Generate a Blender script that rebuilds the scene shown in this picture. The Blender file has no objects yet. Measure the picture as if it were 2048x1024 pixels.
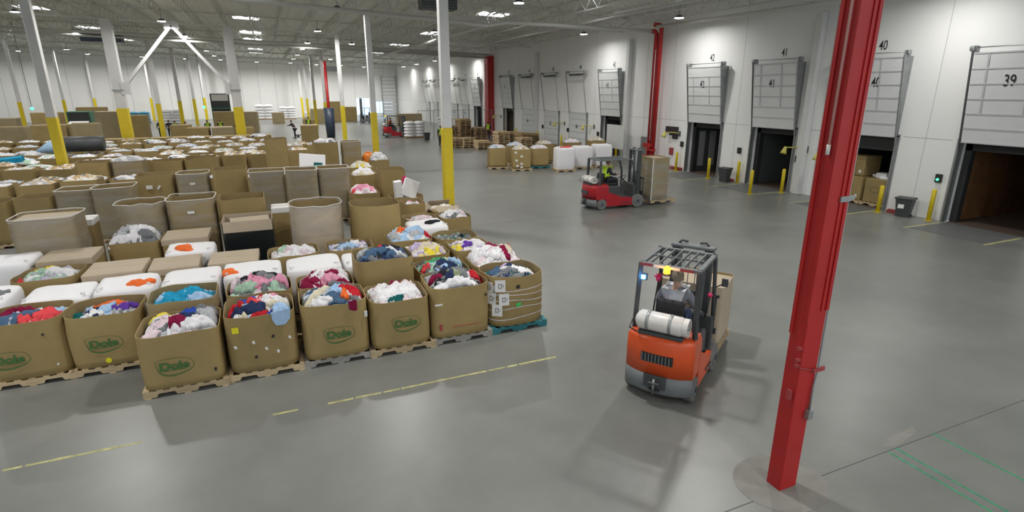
import bpy, bmesh, math, random
from mathutils import Vector, Matrix, noise
R = math.radians
PI = math.pi
sc = bpy.context.scene
col = sc.collection

# ------------------------------------------------------------------ camera, world, exposure
CAM_H, FPX, PITCH, YAW = 4.6, 1100.0, R(16.8), R(23.2)
cd = bpy.data.cameras.new('camera')
cam = bpy.data.objects.new('camera', cd)
col.objects.link(cam)
cd.sensor_fit = 'HORIZONTAL'
cd.sensor_width = 36.0
cd.lens = FPX / 2048.0 * 36.0
cd.clip_start = 0.05
cd.clip_end = 400
cam.location = (0, 0, CAM_H)
cam.rotation_euler = (R(90) - PITCH, 0, -YAW)
sc.camera = cam
sc.view_settings.view_transform = 'Standard'
sc.view_settings.look = 'None'
sc.view_settings.exposure = 0.30
sc.view_settings.gamma = 1.0
sc.view_settings.use_curve_mapping = False
sc.cycles.use_denoising = True
sc.cycles.max_bounces = 7
sc.cycles.diffuse_bounces = 4
sc.cycles.glossy_bounces = 3
sc.cycles.transparent_max_bounces = 12
sc.cycles.caustics_reflective = False
sc.cycles.caustics_refractive = False
w = bpy.data.worlds.new('world')
sc.world = w
w.use_nodes = True
w.node_tree.nodes['Background'].inputs[0].default_value = (0.82, 0.90, 1.0, 1)
w.node_tree.nodes['Background'].inputs[1].default_value = 0.95  # added cool fill light, entering where the hall is left open behind the camera
LAMP_W = 245.0

def roof_z(x):            # underside line of the girders, the roof falls towards the dock wall
    return 7.95 + 0.029 * (22.2 - x)

LAMPS = [(-13.0, 32.0), (-13.4, 45.0), (-13.6, 57.2), (-13.8, 66.0), (-21.9, 64.0), (-21.9, 78.0), (-22.0, 88.0), (-22.2, 98.0),
         (-5.74, 20.5), (-5.74, 32.5), (-5.74, 44.7), (-5.74, 56.0), (-5.75, 75.7), (-5.75, 86.2), (-5.7, 97.0),
         (3.84, 20.0), (3.86, 32.0), (3.88, 44.3), (3.9, 55.5), (3.95, 64.0), (3.97, 74.4), (3.92, 84.0), (4.0, 97.0),
         (7.5, 53.7), (8.36, 80.7), (11.6, 97.0), (20.6, 92.0), (20.4, 82.5), (20.2, 72.1), (20.6, 61.5),
         (11.1, 25.1), (11.1, 39.5), (19.9, 34.3), (20.0, 24.8), (19.9, 12.5),
         (11.1, 11.0), (3.84, 8.5), (-5.74, 8.5), (-13.2, 19.0), (19.9, 1.0), (11.1, -3.0), (3.84, -4.5), (-5.74, -4.0),
         (-30.0, 52.0), (-30.0, 68.0), (-30.0, 84.0), (-22.0, 48.0), (-21.5, 34.0),
         (-38.0, 98.0), (-30.0, 98.5), (-16.0, 99.0), (-10.5, 99.0), (-0.8, 99.0), (8.0, 99.0), (15.5, 99.0), (-38.0, 80.0), (-38.0, 62.0)]

# ------------------------------------------------------------------ materials
def mat(name, color, rough=0.6, metal=0.0, spec=0.5, bump=0.0, bscale=40.0, var=0.0, vscale=3.0, emit=None, estr=0.0, alpha=1.0, orand=0.0, coord='Object', stretch=None):
    m = bpy.data.materials.new(name)
    m.use_nodes = True
    nt = m.node_tree
    b = nt.nodes['Principled BSDF']
    b.inputs['Base Color'].default_value = (*color, 1)
    b.inputs['Roughness'].default_value = rough
    b.inputs['Metallic'].default_value = metal
    b.inputs['Specular IOR Level'].default_value = spec
    m.diffuse_color = (*color, 1)
    tc = nt.nodes.new('ShaderNodeTexCoord')
    src = tc.outputs[coord]
    if stretch:
        mp = nt.nodes.new('ShaderNodeMapping')
        mp.inputs['Scale'].default_value = stretch
        nt.links.new(src, mp.inputs['Vector'])
        src = mp.outputs[0]
    cur = None
    if var > 0:
        n = nt.nodes.new('ShaderNodeTexNoise')
        n.inputs['Scale'].default_value = vscale
        n.inputs['Detail'].default_value = 5
        n.inputs['Roughness'].default_value = 0.6
        nt.links.new(src, n.inputs['Vector'])
        r = nt.nodes.new('ShaderNodeMapRange')
        r.inputs[1].default_value = 0.3
        r.inputs[2].default_value = 0.7
        r.inputs[3].default_value = 1 - var
        r.inputs[4].default_value = 1 + var
        nt.links.new(n.outputs[0], r.inputs[0])
        cur = r.outputs[0]
    if orand > 0:
        oi = nt.nodes.new('ShaderNodeObjectInfo')
        r2 = nt.nodes.new('ShaderNodeMapRange')
        r2.inputs[3].default_value = 1 - orand
        r2.inputs[4].default_value = 1 + orand
        nt.links.new(oi.outputs['Random'], r2.inputs[0])
        if cur:
            mu = nt.nodes.new('ShaderNodeMath')
            mu.operation = 'MULTIPLY'
            nt.links.new(cur, mu.inputs[0])
            nt.links.new(r2.outputs[0], mu.inputs[1])
            cur = mu.outputs[0]
        else:
            cur = r2.outputs[0]
    if cur:
        vm = nt.nodes.new('ShaderNodeVectorMath')
        vm.operation = 'SCALE'
        vm.inputs[0].default_value = color
        nt.links.new(cur, vm.inputs['Scale'])
        nt.links.new(vm.outputs[0], b.inputs['Base Color'])
    if bump > 0:
        n2 = nt.nodes.new('ShaderNodeTexNoise')
        n2.inputs['Scale'].default_value = bscale
        n2.inputs['Detail'].default_value = 4
        nt.links.new(src, n2.inputs['Vector'])
        bp = nt.nodes.new('ShaderNodeBump')
        bp.inputs['Strength'].default_value = bump
        bp.inputs['Distance'].default_value = 0.02
        nt.links.new(n2.outputs[0], bp.inputs['Height'])
        nt.links.new(bp.outputs[0], b.inputs['Normal'])
    if emit:
        b.inputs['Emission Color'].default_value = (*emit, 1)
        b.inputs['Emission Strength'].default_value = estr
    if alpha < 1:
        b.inputs['Alpha'].default_value = alpha
    return m

M = {}
M['card'] = mat('cardboard', (0.335, 0.242, 0.098), 0.75, bump=0.12, bscale=9, var=0.10, vscale=1.7, orand=0.10)
M['card_in'] = mat('cardboard_inside', (0.30, 0.22, 0.10), 0.8, var=0.08, vscale=2)
M['card_pale'] = mat('cardboard_pale', (0.46, 0.375, 0.27), 0.7, bump=0.1, bscale=8, var=0.08, vscale=2, orand=0.06)
M['card_dusk'] = mat('cardboard_wrapped', (0.32, 0.255, 0.14), 0.45, bump=0.15, bscale=6, var=0.10, vscale=2, orand=0.08)
M['wood'] = mat('pallet_wood', (0.55, 0.42, 0.25), 0.8, bump=0.3, bscale=25, var=0.18, vscale=4, orand=0.18, stretch=(1, 6, 6))
M['wood_old'] = mat('grey_pallet_wood', (0.33, 0.31, 0.28), 0.85, bump=0.3, bscale=25, var=0.2, vscale=4, orand=0.1)
M['wood_dark'] = mat('brown_pallet_wood', (0.36, 0.25, 0.13), 0.85, bump=0.3, bscale=20, var=0.25, vscale=3, orand=0.25)
M['wood_teal'] = mat('teal_painted_wood', (0.03, 0.19, 0.22), 0.7, var=0.2, vscale=5)
M['white_wall'] = mat('white_painted_wall', (0.86, 0.86, 0.85), 0.75, bump=0.05, bscale=3, var=0.025, vscale=0.25)
M['groove'] = mat('wall_joint', (0.42, 0.42, 0.41), 0.8)
M['white_paint'] = mat('white_column_paint', (0.68, 0.68, 0.67), 0.5, var=0.05, vscale=1.5)
M['steel_white'] = mat('white_primed_steel', (0.60, 0.60, 0.56), 0.5)
M['deck'] = mat('roof_deck', (0.66, 0.67, 0.61), 0.6, var=0.06, vscale=0.5)
M['yellow'] = mat('yellow_paint', (0.72, 0.55, 0.015), 0.45, var=0.08, vscale=3)
M['yellow_pale'] = mat('faded_yellow_paint', (0.62, 0.57, 0.12), 0.5, var=0.1, vscale=4)
M['red'] = mat('red_column_paint', (0.40, 0.014, 0.014), 0.42, var=0.10, vscale=2.5)
M['red_pipe'] = mat('red_pipe_paint', (0.45, 0.02, 0.02), 0.35)
M['maroon'] = mat('worn_red_paint', (0.33, 0.05, 0.05), 0.6, var=0.15, vscale=6)
M['door'] = mat('door_panel_white', (0.72, 0.73, 0.73), 0.55, var=0.03, vscale=1.2)
M['rib'] = mat('door_rib_grey', (0.50, 0.51, 0.52), 0.5)
M['galv'] = mat('galvanised_steel', (0.36, 0.38, 0.38), 0.45, metal=0.6, var=0.1, vscale=4)
M['dark_steel'] = mat('dark_steel', (0.10, 0.11, 0.11), 0.5, metal=0.4)
M['black'] = mat('black_rubber', (0.02, 0.021, 0.02), 0.65)
M['seal'] = mat('black_dock_seal', (0.022, 0.024, 0.023), 0.7)
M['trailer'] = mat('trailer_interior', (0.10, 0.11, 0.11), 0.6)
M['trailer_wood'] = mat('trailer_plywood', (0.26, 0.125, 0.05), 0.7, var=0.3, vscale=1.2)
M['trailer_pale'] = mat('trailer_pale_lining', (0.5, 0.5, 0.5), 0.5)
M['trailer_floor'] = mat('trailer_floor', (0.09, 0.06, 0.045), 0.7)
M['ink'] = mat('black_lettering', (0.025, 0.025, 0.03), 0.6)
M['ink_green'] = mat('green_print', (0.06, 0.155, 0.04), 0.8)
M['paper'] = mat('white_paper', (0.78, 0.78, 0.76), 0.6)
M['yellow_note'] = mat('yellow_sticker', (0.80, 0.72, 0.02), 0.5)
M['green_note'] = mat('green_sticker', (0.06, 0.62, 0.14), 0.5)
M['orange'] = mat('forklift_orange', (0.72, 0.095, 0.022), 0.33, var=0.06, vscale=5)
M['fgrey'] = mat('forklift_grey', (0.15, 0.165, 0.17), 0.5, var=0.12, vscale=6)
M['fdark'] = mat('forklift_charcoal', (0.055, 0.06, 0.062), 0.5, var=0.1, vscale=6)
M['fred'] = mat('forklift_red', (0.40, 0.012, 0.022), 0.35, var=0.06, vscale=4)
M['tyre'] = mat('tyre_grey_rubber', (0.17, 0.165, 0.155), 0.8, var=0.15, vscale=8)
M['tank'] = mat('white_gas_tank', (0.72, 0.70, 0.66), 0.35, var=0.06, vscale=6)
M['navy'] = mat('navy_wrap', (0.03, 0.045, 0.075), 0.4, bump=0.4, bscale=8)
M['blackwrap'] = mat('black_stretch_wrap', (0.014, 0.017, 0.018), 0.18, bump=0.5, bscale=7)
M['bag'] = mat('white_woven_sack', (0.84, 0.83, 0.85), 0.6, bump=0.12, bscale=14)
M['skin'] = mat('skin', (0.42, 0.25, 0.17), 0.5)
M['hair'] = mat('hair_brown', (0.10, 0.07, 0.045), 0.8, bump=0.4, bscale=60)
M['hood'] = mat('knit_cap_grey_brown', (0.23, 0.19, 0.13), 0.9, bump=0.3, bscale=60)
M['cl_dark'] = mat('dark_clothing', (0.02, 0.022, 0.03), 0.9)
M['cl_jeans'] = mat('blue_trousers', (0.04, 0.06, 0.12), 0.9)
M['cl_grey'] = mat('grey_sweater', (0.22, 0.24, 0.27), 0.9)
M['hivis'] = mat('high_visibility_yellow', (0.55, 0.85, 0.05), 0.6)
M['hivis_o'] = mat('high_visibility_orange', (0.95, 0.22, 0.03), 0.6)
M['vest_w'] = mat('white_vest', (0.78, 0.80, 0.82), 0.8)
M['brown_o'] = mat('orange_brown_cloth', (0.50, 0.22, 0.04), 0.9, var=0.4, vscale=9)
M['bluebin'] = mat('blue_plastic', (0.07, 0.32, 0.5), 0.5)
M['baler'] = mat('green_machine_paint', (0.05, 0.16, 0.09), 0.5, var=0.2, vscale=2)
M['pumpkin'] = mat('orange_plastic', (0.75, 0.22, 0.02), 0.5)
M['magenta'] = mat('magenta_cloth', (0.70, 0.03, 0.15), 0.7)
M['purple'] = mat('purple_cloth', (0.22, 0.04, 0.45), 0.7)
M['lamp_face'] = mat('lamp_lens', (1, 1, 1), 0.5, emit=(1, 0.99, 0.96), estr=28)
M['skylight'] = mat('skylight_panel', (1, 1, 1), 0.5, emit=(0.95, 0.98, 1), estr=2.2)
M['amber'] = mat('amber_light', (1, 0.35, 0.03), 0.3, emit=(1, 0.30, 0.015), estr=4)
M['bluelight'] = mat('blue_light', (0.1, 0.4, 1), 0.3, emit=(0.10, 0.45, 1), estr=8)
M['greenlight'] = mat('green_light', (0.1, 1, 0.4), 0.3, emit=(0.05, 1, 0.35), estr=3)
M['window_glow'] = mat('lit_office_pane', (0.6, 0.75, 0.9), 0.4, emit=(0.55, 0.75, 1.0), estr=0.9)
M['warmglow'] = mat('warm_lamp', (1, 0.7, 0.3), 0.4, emit=(1, 0.6, 0.25), estr=6)
M['line_yellow'] = mat('worn_yellow_floor_paint', (0.46, 0.44, 0.20), 0.6, var=0.35, vscale=9)
M['line_green'] = mat('green_floor_line', (0.04, 0.30, 0.14), 0.6, var=0.3, vscale=12)
M['joint'] = mat('floor_joint', (0.09, 0.09, 0.085), 0.8)
M['plate'] = mat('dock_plate_steel', (0.15, 0.155, 0.155), 0.5, metal=0.2, var=0.15, vscale=3)
M['patch'] = mat('bare_concrete', (0.235, 0.232, 0.21), 0.75, var=0.12, vscale=4)
M['tv'] = mat('black_panel', (0.03, 0.02, 0.025), 0.5)

def film_material():
    m = bpy.data.materials.new('clear_stretch_wrap')
    m.use_nodes = True
    nt = m.node_tree
    nt.nodes.clear()
    out = nt.nodes.new('ShaderNodeOutputMaterial')
    mix = nt.nodes.new('ShaderNodeMixShader')
    tr = nt.nodes.new('ShaderNodeBsdfTransparent')
    pb = nt.nodes.new('ShaderNodeBsdfPrincipled')
    pb.inputs['Base Color'].default_value = (0.55, 0.53, 0.50, 1)
    pb.inputs['Roughness'].default_value = 0.22
    tc = nt.nodes.new('ShaderNodeTexCoord')
    mp = nt.nodes.new('ShaderNodeMapping')
    mp.inputs['Scale'].default_value = (.8, .8, 3.2)
    mp.inputs['Rotation'].default_value = (0.25, 0.3, 0)
    n = nt.nodes.new('ShaderNodeTexNoise')
    n.inputs['Scale'].default_value = 1.3
    n.inputs['Detail'].default_value = 4
    n.inputs['Distortion'].default_value = 0.8
    r = nt.nodes.new('ShaderNodeMapRange')
    r.inputs[1].default_value = 0.40
    r.inputs[2].default_value = 0.68
    r.inputs[3].default_value = 0.08
    r.inputs[4].default_value = 0.42
    bp = nt.nodes.new('ShaderNodeBump')
    bp.inputs['Strength'].default_value = 0.35
    bp.inputs['Distance'].default_value = 0.03
    L = nt.links.new
    L(tc.outputs['Object'], mp.inputs[0]); L(mp.outputs[0], n.inputs['Vector'])
    L(n.outputs[0], r.inputs[0]); L(n.outputs[0], bp.inputs['Height']); L(bp.outputs[0], pb.inputs['Normal'])
    L(r.outputs[0], mix.inputs[0]); L(tr.outputs[0], mix.inputs[1]); L(pb.outputs[0], mix.inputs[2]); L(mix.outputs[0], out.inputs[0])
    return m
M['film'] = film_material()

def floor_material():
    m = mat('polished_concrete', (0.22, 0.225, 0.21), 0.3)
    nt = m.node_tree
    b = nt.nodes['Principled BSDF']
    tc = nt.nodes.new('ShaderNodeTexCoord')
    L = nt.links.new
    def nz(scale, detail, dist=0.0):
        n = nt.nodes.new('ShaderNodeTexNoise')
        n.inputs['Scale'].default_value = scale
        n.inputs['Detail'].default_value = detail
        n.inputs['Roughness'].default_value = 0.62
        n.inputs['Distortion'].default_value = dist
        L(tc.outputs['Object'], n.inputs['Vector'])
        return n
    a, c = nz(0.22, 5, 0.3), nz(1.1, 6, 0.0)
    r = nt.nodes.new('ShaderNodeValToRGB')
    r.color_ramp.elements[0].position = 0.12
    r.color_ramp.elements[0].color = (0.105, 0.112, 0.100, 1)
    r.color_ramp.elements[1].position = 0.88
    r.color_ramp.elements[1].color = (0.285, 0.288, 0.272, 1)
    ad = nt.nodes.new('ShaderNodeMath'); ad.operation = 'MULTIPLY_ADD'
    ad.inputs[1].default_value = 0.35
    L(c.outputs[0], ad.inputs[0])
    sm = nt.nodes.new('ShaderNodeMath'); sm.operation = 'MULTIPLY'; sm.inputs[1].default_value = 0.65
    L(a.outputs[0], sm.inputs[0]); L(sm.outputs[0], ad.inputs[2]); L(ad.outputs[0], r.inputs[0])
    L(r.outputs[0], b.inputs['Base Color'])
    rr = nt.nodes.new('ShaderNodeMapRange')
    rr.inputs[1].default_value = 0.0; rr.inputs[2].default_value = 1.0
    rr.inputs[3].default_value = 0.285; rr.inputs[4].default_value = 0.40
    L(a.outputs[0], rr.inputs[0]); L(rr.outputs[0], b.inputs['Roughness'])
    b.inputs['Specular IOR Level'].default_value = 0.55
    return m
M['floor'] = floor_material()

PAL = {'w': (0.76, 0.75, 0.77), 'cream': (0.66, 0.60, 0.46), 'lg': (0.45, 0.46, 0.48), 'g': (0.19, 0.20, 0.21), 'k': (0.02, 0.022, 0.028),
       'navy': (0.025, 0.04, 0.10), 'blue': (0.03, 0.08, 0.42), 'jean': (0.07, 0.13, 0.22), 'sky': (0.38, 0.55, 0.76), 'teal': (0.02, 0.30, 0.50),
       'red': (0.50, 0.02, 0.03), 'coral': (0.70, 0.07, 0.08), 'mar': (0.23, 0.01, 0.05), 'pink': (0.70, 0.30, 0.42), 'ppink': (0.72, 0.60, 0.64), 'orange': (0.85, 0.17, 0.04),
       'purple': (0.13, 0.05, 0.35), 'yellow': (0.75, 0.62, 0.06), 'green': (0.05, 0.34, 0.12), 'mint': (0.38, 0.55, 0.42), 'olive': (0.24, 0.28, 0.16), 'dteal': (0.01, 0.12, 0.12), 'tan': (0.5, 0.36, 0.2), 'lilac': (0.5, 0.42, 0.6)}
for k, c in PAL.items():
    M['c_' + k] = mat('cloth_' + k, c, 0.9, spec=0.2, bump=0.35, bscale=22, var=0.12, vscale=9)

# ------------------------------------------------------------------ mesh builder
class MB:
    def __init__(s):
        s.v = []; s.f = []; s.m = []; s.sm = []
    def add(s, vs, fs, mi=0, smooth=False):
        o = len(s.v)
        s.v += [tuple(p) for p in vs]
        for f in fs:
            s.f.append([o + i for i in f]); s.m.append(mi); s.sm.append(smooth)
        return s
    def box(s, c, d, rz=0, mi=0, rx=0, ry=0):
        hx, hy, hz = d[0] / 2, d[1] / 2, d[2] / 2
        mt = Matrix.Translation(c) @ Matrix.Rotation(rz, 4, 'Z') @ Matrix.Rotation(ry, 4, 'Y') @ Matrix.Rotation(rx, 4, 'X')
        vs = [mt @ Vector((x, y, z)) for x in (-hx, hx) for y in (-hy, hy) for z in (-hz, hz)]
        return s.add(vs, [(0, 1, 3, 2), (4, 6, 7, 5), (0, 4, 5, 1), (2, 3, 7, 6), (0, 2, 6, 4), (1, 5, 7, 3)], mi)
    def bb(s, x0, x1, y0, y1, z0, z1, mi=0):
        return s.box(((x0 + x1) / 2, (y0 + y1) / 2, (z0 + z1) / 2), (x1 - x0, y1 - y0, z1 - z0), mi=mi)
    def tube(s, pts, r, n=10, mi=0, smooth=True, caps=True):
        pts = [Vector(p) for p in pts]
        rs = r if isinstance(r, (list, tuple)) else [r] * len(pts)
        vs = []
        for i, p in enumerate(pts):
            d = (pts[min(i + 1, len(pts) - 1)] - pts[max(i - 1, 0)]).normalized()
            a = Vector((0, 0, 1)) if abs(d.z) < 0.9 else Vector((1, 0, 0))
            u = d.cross(a).normalized(); w_ = d.cross(u)
            for k in range(n):
                t = 2 * PI * k / n
                vs.append(p + (u * math.cos(t) + w_ * math.sin(t)) * rs[i])
        fs = []
        for i in range(len(pts) - 1):
            for k in range(n):
                fs.append((i * n + k, i * n + (k + 1) % n, (i + 1) * n + (k + 1) % n, (i + 1) * n + k))
        s.add(vs, fs, mi, smooth)
        if caps:
            o = len(s.v) - len(vs)
            s.f.append([o + k for k in range(n)][::-1]); s.m.append(mi); s.sm.append(False)
            s.f.append([o + (len(pts) - 1) * n + k for k in range(n)]); s.m.append(mi); s.sm.append(False)
        return s
    def bar(s, p0, p1, w_, h, mi=0):
        p0, p1 = Vector(p0), Vector(p1)
        d = p1 - p0
        L = d.length
        q = d.to_track_quat('X', 'Z').to_matrix().to_4x4()
        mt = Matrix.Translation((p0 + p1) / 2) @ q
        vs = [mt @ Vector((x, y, z)) for x in (-L / 2, L / 2) for y in (-w_ / 2, w_ / 2) for z in (-h / 2, h / 2)]
        return s.add(vs, [(0, 1, 3, 2), (4, 6, 7, 5), (0, 4, 5, 1), (2, 3, 7, 6), (0, 2, 6, 4), (1, 5, 7, 3)], mi)
    def prism(s, poly, y0, y1, axis='y', mi=0, smooth=False):
        def P(a, b, t):
            return (a, t, b) if axis == 'y' else ((t, a, b) if axis == 'x' else (a, b, t))
        n = len(poly)
        vs = [P(a, b, y0) for a, b in poly] + [P(a, b, y1) for a, b in poly]
        s.add(vs, [list(range(n))[::-1], [n + i for i in range(n)]], mi)
        o = len(s.v) - 2 * n
        for i in range(n):
            s.f.append([o + i, o + (i + 1) % n, o + n + (i + 1) % n, o + n + i]); s.m.append(mi); s.sm.append(smooth)
        return s
    def ball(s, c, r, n=10, mi=0):
        rr = r if isinstance(r, (tuple, list)) else (r, r, r)
        vs = []; fs = []
        for i in range(n + 1):
            a = PI * i / n
            for k in range(n * 2):
                b = PI * k / n
                vs.append((c[0] + rr[0] * math.sin(a) * math.cos(b), c[1] + rr[1] * math.sin(a) * math.sin(b), c[2] + rr[2] * math.cos(a)))
        for i in range(n):
            for k in range(2 * n):
                fs.append((i * 2 * n + k, (i + 1) * 2 * n + k, (i + 1) * 2 * n + (k + 1) % (2 * n), i * 2 * n + (k + 1) % (2 * n)))
        return s.add(vs, fs, mi, True)
    def mesh(s, name, mats):
        me = bpy.data.meshes.new(name)
        me.from_pydata(s.v, [], s.f)
        me.polygons.foreach_set('material_index', s.m)
        me.polygons.foreach_set('use_smooth', s.sm)
        for m_ in (mats if isinstance(mats, (list, tuple)) else [mats]):
            me.materials.append(M[m_] if isinstance(m_, str) else m_)
        me.validate()
        bm = bmesh.new(); bm.from_mesh(me)
        bmesh.ops.recalc_face_normals(bm, faces=bm.faces)
        bm.to_mesh(me); bm.free()
        return me
    def build(s, name, mats, parent=None, loc=(0, 0, 0), rz=0, bevel=0):
        return link(name, s.mesh(name, mats), parent, loc, rz, bevel)

def link(name, me, parent=None, loc=(0, 0, 0), rz=0, bevel=0):
    o = bpy.data.objects.new(name, me)
    col.objects.link(o)
    o.location = loc
    o.rotation_euler = (0, 0, rz)
    if parent:
        o.parent = parent
    if bevel:
        b = o.modifiers.new('bevel', 'BEVEL')
        b.width = bevel; b.segments = 2; b.limit_method = 'ANGLE'; b.angle_limit = R(40)
    return o

def tag(o, label, cat, group=None, kind=None):
    if label: o['label'] = label
    if cat: o['category'] = cat
    if group: o['group'] = group
    if kind: o['kind'] = kind
    return o

def thing(name, label, cat, loc=(0, 0, 0), rz=0, group=None):
    o = bpy.data.objects.new(name, None)
    o.empty_display_size = 0.2
    col.objects.link(o)
    o.location = loc; o.rotation_euler = (0, 0, rz)
    return tag(o, label, cat, group)

def st(o):
    o['kind'] = 'structure'
    return o

def copy_tree(o, parent=None):
    c = o.copy(); col.objects.link(c)
    if parent: c.parent = parent
    for ch in list(o.children):
        copy_tree(ch, c)
    return c

_txt = {}
def text_mesh(s, size, mat_, sx=1.0, extrude=0.002, offset=0.0):
    key = (s, size, mat_, sx, offset)
    if key in _txt: return _txt[key]
    cu = bpy.data.curves.new('lettering', 'FONT')
    cu.body = s; cu.size = size; cu.align_x = 'CENTER'; cu.align_y = 'CENTER'; cu.extrude = extrude; cu.offset = offset
    cu.resolution_u = 4
    o = bpy.data.objects.new('lettering', cu)
    col.objects.link(o)
    me = bpy.data.meshes.new_from_object(o.evaluated_get(bpy.context.evaluated_depsgraph_get()))
    bpy.data.objects.remove(o); bpy.data.curves.remove(cu)
    for v in me.vertices: v.co.x *= sx
    me.materials.clear(); me.materials.append(M[mat_])
    _txt[key] = me
    return me

def put_text(name, s, size, mat_, parent, loc, rot, sx=1.0, offset=0.0):
    o = link(name, text_mesh(s, size, mat_, sx, 0.002, offset), parent, loc)
    o.rotation_euler = rot
    return o

ORD = ['first', 'second', 'third', 'fourth', 'fifth', 'sixth', 'seventh', 'eighth', 'ninth', 'tenth', 'eleventh', 'twelfth', 'thirteenth', 'fourteenth', 'fifteenth', 'sixteenth', 'seventeenth', 'eighteenth', 'nineteenth', 'twentieth']

# ------------------------------------------------------------------ setting
WX, BY, LX, FY = 22.2, 105.0, -46.0, -14.0
f = MB(); f.add([(LX, FY, 0), (WX, FY, 0), (WX, BY, 0), (LX, BY, 0)], [(0, 1, 2, 3)])
f.add([(LX, FY, -0.2), (WX, FY, -0.2), (WX, BY, -0.2), (LX, BY, -0.2)], [(3, 2, 1, 0)])
st(f.build('floor', 'floor'))

# joints and painted lines lying on the floor
for n_, (x0, x1, y) in enumerate([(-1.5, WX, 3.78), (6.5, WX, 18.0), (6.5, WX, 32.0)]):
    st(MB().bb(x0, x1, y - 0.006, y + 0.006, 0.0, 0.0012).build('trim_%d' % (n_ + 1), 'joint'))
rnd = random.Random(3)
for k, (x0, x1, lb) in enumerate([(-3.6, -2.1, 'short faded yellow floor line before the leftmost cartons'), (-0.45, -0.1, 'faint yellow line fragment before the front cartons'), (0.33, 4.25, 'long faded yellow floor line before the front row of cartons')]):
    b = MB(); x = x0
    while x < x1:
        L_ = rnd.uniform(0.12, 0.45)
        e = min(x + L_, x1)
        b.bb(x, e, 7.90 + rnd.uniform(-.006, .006), 7.945 + rnd.uniform(-.006, .006), 0.0, 0.0016)
        x = e + rnd.choice([0.0, 0.0, 0.03])
    tag(b.build('floor_line', 'line_yellow'), lb, 'floor line', 'yellow floor lines')
for k, (x, y0, y1, lb) in enumerate([(7.05, 1.2, 3.76, 'left line of the pair of green floor lines'), (7.22, 1.2, 3.78, 'right line of the pair of green floor lines'), (8.03, 1.2, 3.8, 'faint single green floor line at the right')]):
    tag(MB().bb(x - .015, x + .015, y0, y1, 0, 0.0016).build('floor_line', 'line_green'), lb, 'floor line', 'green floor lines')
p_ = MB(); p_.prism([(7.1, 3.86), (7.3, 3.80), (7.85, 3.9), (7.95, 4.02), (7.6, 3.98), (7.4, 4.0)], 0, 0.0012, axis='z')
tag(p_.build('concrete_patch', 'patch'), 'pale repaired spot in the floor where the green lines start', 'floor patch')
cp = MB(); cp.prism([(5.25 + .58 * math.cos(2 * PI * k / 40), 3.9 + .5 * math.sin(2 * PI * k / 40)) for k in range(40)], 0, 0.003, axis='z')
tag(cp.build('column_footing', 'patch'), 'round concrete footing patch around the base of the big red column', 'footing')

# ------------------------------------------------------------------ dock wall with doors
DOORS = [('39', 9.3, 11.8, 'open'), ('40', 14.05, 16.55, 'open'), ('41', 18.65, 21.15, 'open'), ('42', 23.3, 25.85, 'open'),
         ('43', 32.75, 35.2, 'open'), ('44', 37.3, 39.9, 'shut'), ('45', 41.8, 44.4, 'shut'), ('46', 46.5, 49.1, 'shut'), ('47', 51.3, 53.9, 'open'),
         ('48', 60.4, 62.9, 'open'), ('49', 64.9, 67.3, 'shut'), ('50', 69.2, 71.6, 'shut'), ('51', 73.6, 76.0, 'shut'), ('52', 78.4, 80.8, 'shut'), ('53', 82.6, 85.0, 'shut')]
HD = 2.86
wl = MB(); y = FY
WT = WX + 0.3
for nm, y0, y1, s_ in DOORS:
    wl.bb(WX, WT, y, y0, 0, 9.4)
    wl.bb(WX, WT, y0, y1, HD, 9.4)
    if s_ == 'shut': pass
    y = y1
wl.bb(WX, WT, y, BY, 0, 9.4)
st(wl.build('wall_right', 'white_wall'))
gr = MB(); y = FY
segs = []
for nm, y0, y1, s_ in DOORS:
    segs.append((y, y0 - 0.25)); y = y1 + 0.3
segs.append((y, BY))
tr_n = 10
for a, b_ in segs:
    if b_ - a > 0.3:
        st(MB().bb(WX - 0.003, WX, a, b_, 2.88, 2.90).build('trim_%d' % tr_n, 'groove')); tr_n += 1
for yy in (13.0, 17.4, 22.3, 27.6, 30.2, 36.3, 40.9, 45.5, 50.2, 55.4):
    st(MB().bb(WX - 0.003, WX, yy - .008, yy + .008, 0, 9).build('trim_%d' % tr_n, 'groove')); tr_n += 1
st(MB().bb(LX, WX + .3, BY, BY + 0.3, 0, 12).build('wall_back', 'white_wall'))
st(MB().bb(LX - .3, LX, FY, BY, 0, 12).build('wall_left', 'white_wall'))
for k in range(24):
    x = -40 + k * 2.6
    st(MB().bb(x - .02, x + .02, BY - .01, BY, 0, 11).build('trim_%d' % tr_n, 'groove')); tr_n += 1

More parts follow.
